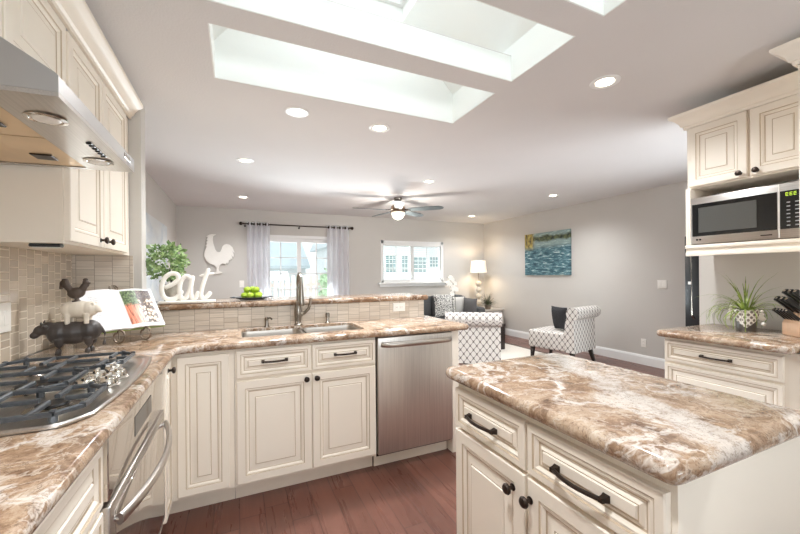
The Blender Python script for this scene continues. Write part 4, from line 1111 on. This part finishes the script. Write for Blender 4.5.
shade = NT('lit_drum_shade'); shade.done(lin((250, 242, 228)), .9)
shade.b.inputs['Emission Color'].default_value = lin((255, 236, 208)); shade.b.inputs['Emission Strength'].default_value = .22
obj('shade', MB().loops([[(4.80+r*math.cos(2*PI*i/40), 6.50+r*math.sin(2*PI*i/40), z) for i in range(40)] for r, z in ((.182, 1.325), (.156, 1.585), (.153, 1.585), (.179, 1.325), (.182, 1.325))], True, (False, False)), shade.m, lp)
l = bpy.data.lights.new('lamp_bulb', 'POINT'); l.energy = 4.5; l.color = (1, .84, .64); l.shadow_soft_size = .04
lo = bpy.data.objects.new('lamp_bulb', l); C.objects.link(lo); lo.parent = lp; lo.location = (0, 0, 1.45-.555)
def blades(c, n, L, rnd, w_=.006, droop=1.0, spread=1.0, up0=.6, zmin=0, xmax=99):
    mb = MB()
    for i in range(n):
        a = rnd.uniform(0, 2*PI); ln = L*rnd.uniform(.6, 1.15); el = rnd.uniform(up0, 1.42)
        d = V((math.cos(a), math.sin(a), 0)); p = V(c)+d*rnd.uniform(0, .02); pts = [p.copy()]; N = 9
        for k in range(N):
            e = el - (k/N)**1.3*droop*rnd.uniform(.9, 1.3)*1.6*(1.6-el)*spread
            p = p + (d*math.cos(e) + Z_*math.sin(e))*ln/N; p.z = max(p.z, zmin); p.x = min(p.x, xmax); pts.append(p.copy())
        sd = d.cross(Z_)
        vs = []
        for k, q in enumerate(pts):
            ww = w_*(1-(k/N)**1.6*.92); vs.append((mb.b.verts.new(q+sd*ww), mb.b.verts.new(q-Z_*ww*.4), mb.b.verts.new(q-sd*ww)))
        for k in range(N):
            for j in (0, 1): mb.face((vs[k][j], vs[k][j+1], vs[k+1][j+1], vs[k+1][j]))
    return mb
gp = thing('grass_plant', 'dark spiky grass plant in a pot beside the corner lamp', 'plant', (4.78, 6.16, .555))
obj('pot', MB().lathe([(0, 0), (.055, 0), (.068, .09), (.062, .09), (.058, .08), (0, .08)], (4.78, 6.16, .555)), plain('brown_pot', (126, 112, 98), .6), gp)
obj('foliage', blades((4.78, 6.16, .63), 90, .30, random.Random(5), .006, 1, 1, .5), dkleaf_m, gp)
# coffee table, orchid, rug
ct = thing('coffee_table', 'dark wooden coffee table on the cream rug behind the nearer chair', 'table', (3.6, 5.2, 0))
obj('tabletop', MB().box((3.05, 4.88, .40), (4.15, 5.48, .44), .004), darkwood_m, ct)
for x in (3.10, 4.10):
    for y in (4.93, 5.43): obj('leg', MB().box((x-.045, y-.045, .0125), (x+.045, y+.045, .40), .003), darkwood_m, ct)
oc = thing('orchid', 'white orchid arching from a pot on the coffee table in front of the sofa', 'plant', (3.42, 5.33, .44))
OB = V((3.42, 5.33, .44))
obj('pot', MB().lathe([(0, 0), (.05, 0), (.065, .10), (.07, .13), (.063, .13), (.058, .115), (0, .112)], tuple(OB)), plastic_m, oc)
mb = MB(); rr = random.Random(2)
for k in range(6):
    a = k*1.05; d = V((math.cos(a), math.sin(a), 0)); N = 6; sd = d.cross(Z_); pv = None
    for i in range(N+1):
        t = i/N; p = OB+V((0, 0, .115))+d*(.16*t)+Z_*(.16*t-.14*t*t); ww = .026*math.sin(PI*min(1, .12+t*.9))**.7+.001
        q = (mb.b.verts.new(p+sd*ww+Z_*ww*.3), mb.b.verts.new(p), mb.b.verts.new(p-sd*ww+Z_*ww*.3))
        if pv:
            mb.face((pv[0], pv[1], q[1], q[0])); mb.face((pv[1], pv[2], q[2], q[1]))
        pv = q
obj('leaves', mb, leafmat('orchid_leaf', (70, 104, 48), (120, 156, 76)), oc)
for sg, top in ((1, .70), (-1, .62)):
    P = []
    for i in range(15):
        t = i/14; P.append(OB+V((sg*.03-.10*t**2.2*1.9*(1 if sg > 0 else .75), -.02*t, .11+top*math.sin(t*PI*.56)*1.0)))
    stm = obj('stem', MB().tube(P, .0035, 6), dkleaf_m, oc)
    for k in range(6):
        p = P[6+k+(k > 2)] + V((rr.uniform(-.03, .03), -.025, rr.uniform(-.02, .01)))
        fl_ = MB(); up_ = V((.1, -.9, .3)).normalized(); s1 = up_.cross(Z_).normalized(); s2 = s1.cross(up_)
        for j in range(5):
            a = PI/2+j*2*PI/5; dd = s1*math.cos(a)+s2*math.sin(a); td = s1*-math.sin(a)+s2*math.cos(a)
            v0 = fl_.b.verts.new(p); vs = [fl_.b.verts.new(p+dd*x+td*y+up_*z) for x, y, z in ((.022, .020, .006), (.042, .016, .002), (.05, 0, -.004), (.042, -.016, .002), (.022, -.020, .006))]
            for q in range(4): fl_.face((v0, vs[q], vs[q+1]))
        fl_.sphere(p+up_*.006, .007, 8, 6)
        obj('flower', fl_, petal_m, stm)
rg = thing('area_rug', 'cream area rug with dark edge under the coffee table', 'rug', (3.75, 5.1, 0))
obj('field', MB().box((3.02, 4.29, .0005), (4.50, 5.90, .012), .003), rug_m, rg)
obj('binding', boxes(((2.98, 4.25, .0005), (4.54, 4.295, .011)), ((2.98, 5.895, .0005), (4.54, 5.94, .011)), ((2.98, 4.295, .0005), (3.025, 5.895, .011)), ((4.495, 4.295, .0005), (4.54, 5.895, .011))), rugedge_m, rg)
# slipper chairs: local +y is the way the sitter faces
def uvbox(p, k): return (p.y, p.z) if k == 0 else ((p.x, p.z) if k == 1 else (p.x, p.y))
def slipper(loc, rotz, label, W=.64):
    o = thing('slipper_chair', label, 'chair', loc, rotz, 'patterned slipper chairs')
    h = W/2
    obj('seat', MB().box((-h, -.20, .19), (h, .38, .45), .03, 3), trellis_m, o, local=True, uv=uvbox)
    pf = [(-.195, .19), (-.19, .45), (-.205, .60), (-.235, .70)]
    c = (-.315, .735); r_ = .088
    for i in range(15):
        a = math.radians(25 + 285*i/14); 
        pf.append((c[0]+r_*math.cos(a), c[1]+r_*math.sin(a)))
    pf = pf[:4] + [(c[0]+r_*math.cos(math.radians(a)), c[1]+r_*math.sin(math.radians(a))) for a in range(10, 271, 20)] + [(-.322, .645), (-.325, .50), (-.335, .19)]
    mb = MB()
    rings = [[(x, y, z) for y, z in pf] for x in (-h, h)]
    mb.loops(rings)
    obj('backrest', mb, trellis_m, o, local=True, uv=uvbox)
    ro = MB(); ro.cyl((-h-.014, c[0], c[1]), (h+.014, c[0], c[1]), r_*1.0, 28)
    obj('roll', ro, trellis_m, o, local=True, uv=lambda p, k: (p.x, math.atan2(p.z-c[1], p.y-c[0])*r_) if k != 0 else (p.y, p.z))
    for x, y, dy in ((-h+.05, .33, .015), (h-.05, .33, .015), (-h+.05, -.27, -.06), (h-.05, -.27, -.06)):
        obj('leg', MB().loops([[(x+a*k, y+d+b*k, z) for a, b in ((-1, -1), (1, -1), (1, 1), (-1, 1))] for z, k, d in ((.0, .017, dy), (.19, .026, 0))]), darkwood_m, o, local=True, smooth=False)
    return o
c1 = slipper((2.85, 3.98, 0), math.radians(-35.8), 'white and grey trellis patterned chair seen from behind, past the dishwasher', .655)
c2 = slipper((4.42, 3.93, 0), math.radians(13), 'white and grey trellis patterned chair holding a dark cushion, by the plain wall', .62)
pillow('throw_pillow', 'dark grey plush cushion on the patterned chair by the plain wall', dkfur_m, (4.37, 3.92, .455), math.radians(260), .16, .35, .14)

# ------------------------------------------------------------------ fridge, right counter things
fr = thing('refrigerator', 'black refrigerator glimpsed past the microwave cabinet', 'refrigerator', (4.8, 1.88, 0))
obj('body', MB().box((4.50, 1.42, .03), (5.18, 2.325, 1.69), .006), black_m, fr)
for za, zb, yy in ((.62, 1.688, (1.423, 1.872)), (.62, 1.688, (1.876, 2.322)), (.06, .61, (1.423, 2.322))):
    d = obj('door', MB().box((4.445, yy[0], za), (4.50, yy[1], zb), .008), black_m, fr)
    if za > .5:
        y = 1.83 if yy[0] < 1.5 else 1.92
        if yy[0] > 1.5: y = 2.235
        obj('handle', MB().tube([(4.445, y, .80), (4.40, y, .84), (4.40, y, 1.50), (4.445, y, 1.54)], .012, 10), nickel_m, d)
    else: obj('handle', MB().tube([(4.445, 1.55, .54), (4.40, 1.58, .54), (4.40, 2.16, .54), (4.445, 2.19, .54)], .012, 10), nickel_m, d)
obj('feet', MB().box((4.52, 1.45, 0), (5.15, 2.29, .03)), black_m, fr)
bd = MB().box((4.4425, 2.262, 1.165), (4.4455, 2.29, 1.195)); obj('badge', bd, plastic_m, fr)
pp = thing('potted_grass', 'spidery green plant in a white lattice wrapped pot on the side counter', 'plant', (2.92, 1.185, .93))
PC = (2.92, 1.185, .93)
obj('pot', MB().lathe([(0, 0), (.048, 0), (.050, .04), (.056, .11), (.058, .122), (.050, .122), (.046, .105), (0, .104)], PC, n=28), plain('dark_zinc_pot', (104, 100, 96), .45, .3), pp)
lat = NT('white_lattice_wrap'); q = lat.mapping(lat.coord('UV'), (2*PI/.030, 2*PI/.034, 1)); sp_ = lat.n('ShaderNodeSeparateXYZ'); lat.set(sp_, 0, q)
ss = lat.math('ABSOLUTE', lat.math('ADD', lat.math('COSINE', sp_.outputs[0]), lat.math('COSINE', sp_.outputs[1])))
lat.done(lat.ramp(ss, [(.92, lin((244, 240, 234))), (1.2, lin((140, 132, 126)))]), .8)
rings = []
N = 40
def wrap(z_lo, z_hi, r_lo, r_hi, out):
    pass
mb = MB(); top = []; bot = []; topi = []; boti = []
for i in range(N+1):
    a = -1.55+3.1*i/N; t = abs(a)/1.55
    zb = .018 + .075*t; zt = .128 + .012*t
    ang = a + math.atan2(-1.185, -2.92)
    for lst, z, ex in ((top, zt, .004), (bot, zb, .004), (topi, zt, .001), (boti, zb, .001)):
        r_ = .0505 + max(0, z-.04)*.095 + ex; lst.append((PC[0]+r_*math.cos(ang), PC[1]+r_*math.sin(ang), PC[2]+z))
mb.loops([top, bot, boti, topi, top], False, (False, False))
obj('lattice_wrap', mb, lat.m, pp, uv=lambda p, k: (math.atan2(p.y, p.x)*.058, p.z))
for sgn, z in ((1, .128), (-1, .105)):
    pm = MB(); r5 = random.Random(9)
    for k in range(9):
        ang = math.atan2(-1.185, -2.92) - sgn*(1.45+r5.uniform(-.12, .25)); r_ = .068+r5.uniform(-.006, .014)
        pm.sphere((PC[0]+r_*math.cos(ang), PC[1]+r_*math.sin(ang), PC[2]+z-.012*k*.6+r5.uniform(-.008, .03)), r5.uniform(.008, .013), 10, 8)
    obj('pompom_tuft', pm, petal_m, pp)
obj('foliage', blades((2.92, 1.185, 1.035), 70, .29, random.Random(14), .0052, 1.5, 1.25, .3, .94, 3.095), grass_m, pp)
# knife block
KB = V((2.93, .922, .93)); kr = math.radians(-38)
kb = thing('knife_block', 'pale wooden knife block on the side counter against the tall cabinet', 'knife block', tuple(KB), kr)
mb = MB().prism([(-.075, 0), (.085, 0), (.085, .16), (.045, .205), (-.075, .075)], lambda u, v, d: (u, d, v), -.062, .062)
bmesh.ops.bevel(mb.b, geom=list(mb.b.edges), offset=.003, segments=1, affect='EDGES')
obj('block', mb, block_m, kb, local=True)
nf = V((-.735, 0, .678))
mtk = M4.Translation(KB) @ M4.Rotation(kr, 4, 'Z')
def knife(L, w_, loc, d, label):
    o = thing('kitchen_knife', label, 'knife', loc, group='knives in the wooden block')
    hb = MB()
    hb.loops([[(x*w_*k, y*w_*k*1.5, z*L) for x, y in ((-1, -.7), (-.7, -1), (.7, -1), (1, -.7), (1, .7), (.7, 1), (-.7, 1), (-1, .7))] for z, k in ((.10, .85), (.14, .95), (.5, .88), (.85, 1.0), (.97, 1.1), (1.0, .9))])
    obj('handle', hb, black_m, o, local=True)
    obj('bolster', MB().box((-w_*.8, -w_*1.2, .0005), (w_*.8, w_*1.2, L*.10), .001, 1), chrome_m, o, local=True)
    obj('end_cap', MB().lathe([(w_*.8, 0), (w_*.7, .002), (0, .0022)], (0, 0, L), n=12), chrome_m, o, local=True)
    o.rotation_euler = d.to_track_quat('Z', 'Y').to_euler(); return o
dk = (M4.Rotation(kr, 3, 'Z') @ nf).normalized()
e1 = V((.678, 0, .735))
def spot(s_, y): return mtk @ (V((-.075, y, .075)) + e1*s_ + nf*.0008)
k0 = knife(.085, .0065, spot(.022, -.047), dk, 'small black handled steak knife in the lowest row of the block')
for i in range(1, 5):
    k = dup(k0, spot(.022, -.047+.0235*i), 0); k.rotation_euler = k0.rotation_euler
k1 = knife(.125, .0095, spot(.075, -.037), dk, 'large black handled knife in the middle row of the block')
for i in (1, 2):
    k = dup(k1, spot(.075, -.037+.037*i), 0); k.rotation_euler = k1.rotation_euler
for i in range(3):
    k = dup(k1, spot(.132, -.037+.037*i), 0, 'large black handled knife in the top row of the block'); k.rotation_euler = k1.rotation_euler

# ------------------------------------------------------------------ outside
struct('ground_patio', MB().box((-8, 6.97, -.15), (16, 24, -.05)), plain('pale_concrete', (226, 224, 220), .9))
fe = thing('garden_fence', 'pale wooden picket fence beyond the patio door', 'fence', (.5, 10.2, -.05))
pk = MB(); x = -3.0
while x < 2.3:
    pk.box((x, 10.19, 0), (x+.10, 10.21, 1.30)); x += .155
obj('pickets', pk, plain('pale_picket', (236, 222, 214), .8), fe)
obj('rail', boxes(((-3, 10.21, .3), (2.3, 10.25, .38)), ((-3, 10.21, 1.0), (2.3, 10.25, 1.08))), plain('pale_rail', (226, 212, 204), .8), fe)
for x in (-2.9, -1.2, .5, 2.2): obj('post', MB().box((x-.05, 10.25, -.05), (x+.05, 10.35, 1.35)), plain('fence_post_wood', (228, 214, 206), .8), fe)
hs = thing('neighbor_house', 'pale grey roofed house behind the fence seen through the patio door', 'house', (-1, 15, -.05))
obj('wall', MB().box((-6, 14.2, -.05), (2.4, 18, 1.75)), plain('house_white', (226, 230, 230), .9), hs)
obj('roof', MB().prism([(13.8, 1.66), (16.1, 2.9), (18.4, 1.66), (18.4, 1.56), (13.8, 1.56)], lambda u, v, d: (d, u, v), -6.2, 2.5), plain('pale_grey_roof', (206, 216, 220), .9), hs, smooth=False)
sh_ = thing('garden_shrub', 'light green shrub beside the fence beyond the patio door', 'shrub', (2.45, 9.5, -.05))
obj('stem', MB().tube([(2.45, 9.5, -.05), (2.46, 9.5, .4), (2.45, 9.5, .8)], .03, 8), darkwood_m, sh_)
obj('foliage', leafball((2.45, 9.5, 1.0), .5, 700, .14, random.Random(8), 1.1), leafmat('pale_shrub_leaf', (150, 182, 140), (206, 222, 196)), sh_)
sr = thing('garden_building', 'white building with teal mullioned windows seen through the small window', 'building', (5, 11.2, -.05))
bw = plain('white_siding', (240, 243, 243), .9)
obj('wall', MB().box((2.75, 10.6, -.05), (9, 14, 2.25)), bw, sr)
obj('roof', MB().prism([(10.3, 2.2), (12.3, 2.9), (14.3, 2.2)], lambda u, v, d: (d, u, v), 2.55, 9.2), plain('pale_roof', (218, 224, 226), .9), sr, smooth=False)
tg = plain('teal_grey_glass', (128, 156, 158), .15)
for xa, xb, za, zb, nx, nz in ((4.27, 4.62, 1.38, 1.92, 3, 4), (4.83, 5.02, 1.38, 1.92, 2, 4), (5.24, 5.75, 1.38, 1.86, 3, 4), (5.85, 6.16, 1.55, 1.87, 3, 3), (2.90, 3.3, 1.42, 1.75, 3, 3)):
    wf = MB()
    wf.box((xa-.05, 10.57, za-.05), (xb+.05, 10.6, za)); wf.box((xa-.05, 10.57, zb), (xb+.05, 10.6, zb+.05)); wf.box((xa-.05, 10.57, za), (xa, 10.6, zb)); wf.box((xb, 10.57, za), (xb+.05, 10.6, zb))
    for i in range(1, nx): x = xa+(xb-xa)*i/nx; wf.box((x-.014, 10.575, za), (x+.014, 10.6, zb))
    for j in range(1, nz): z = za+(zb-za)*j/nz; wf.box((xa, 10.575, z-.014), (xb, 10.6, z+.014))
    wo = obj('window', wf, white_m, sr, smooth=False)
    obj('pane', MB().box((xa, 10.59, za), (xb, 10.598, zb)), tg, wo)
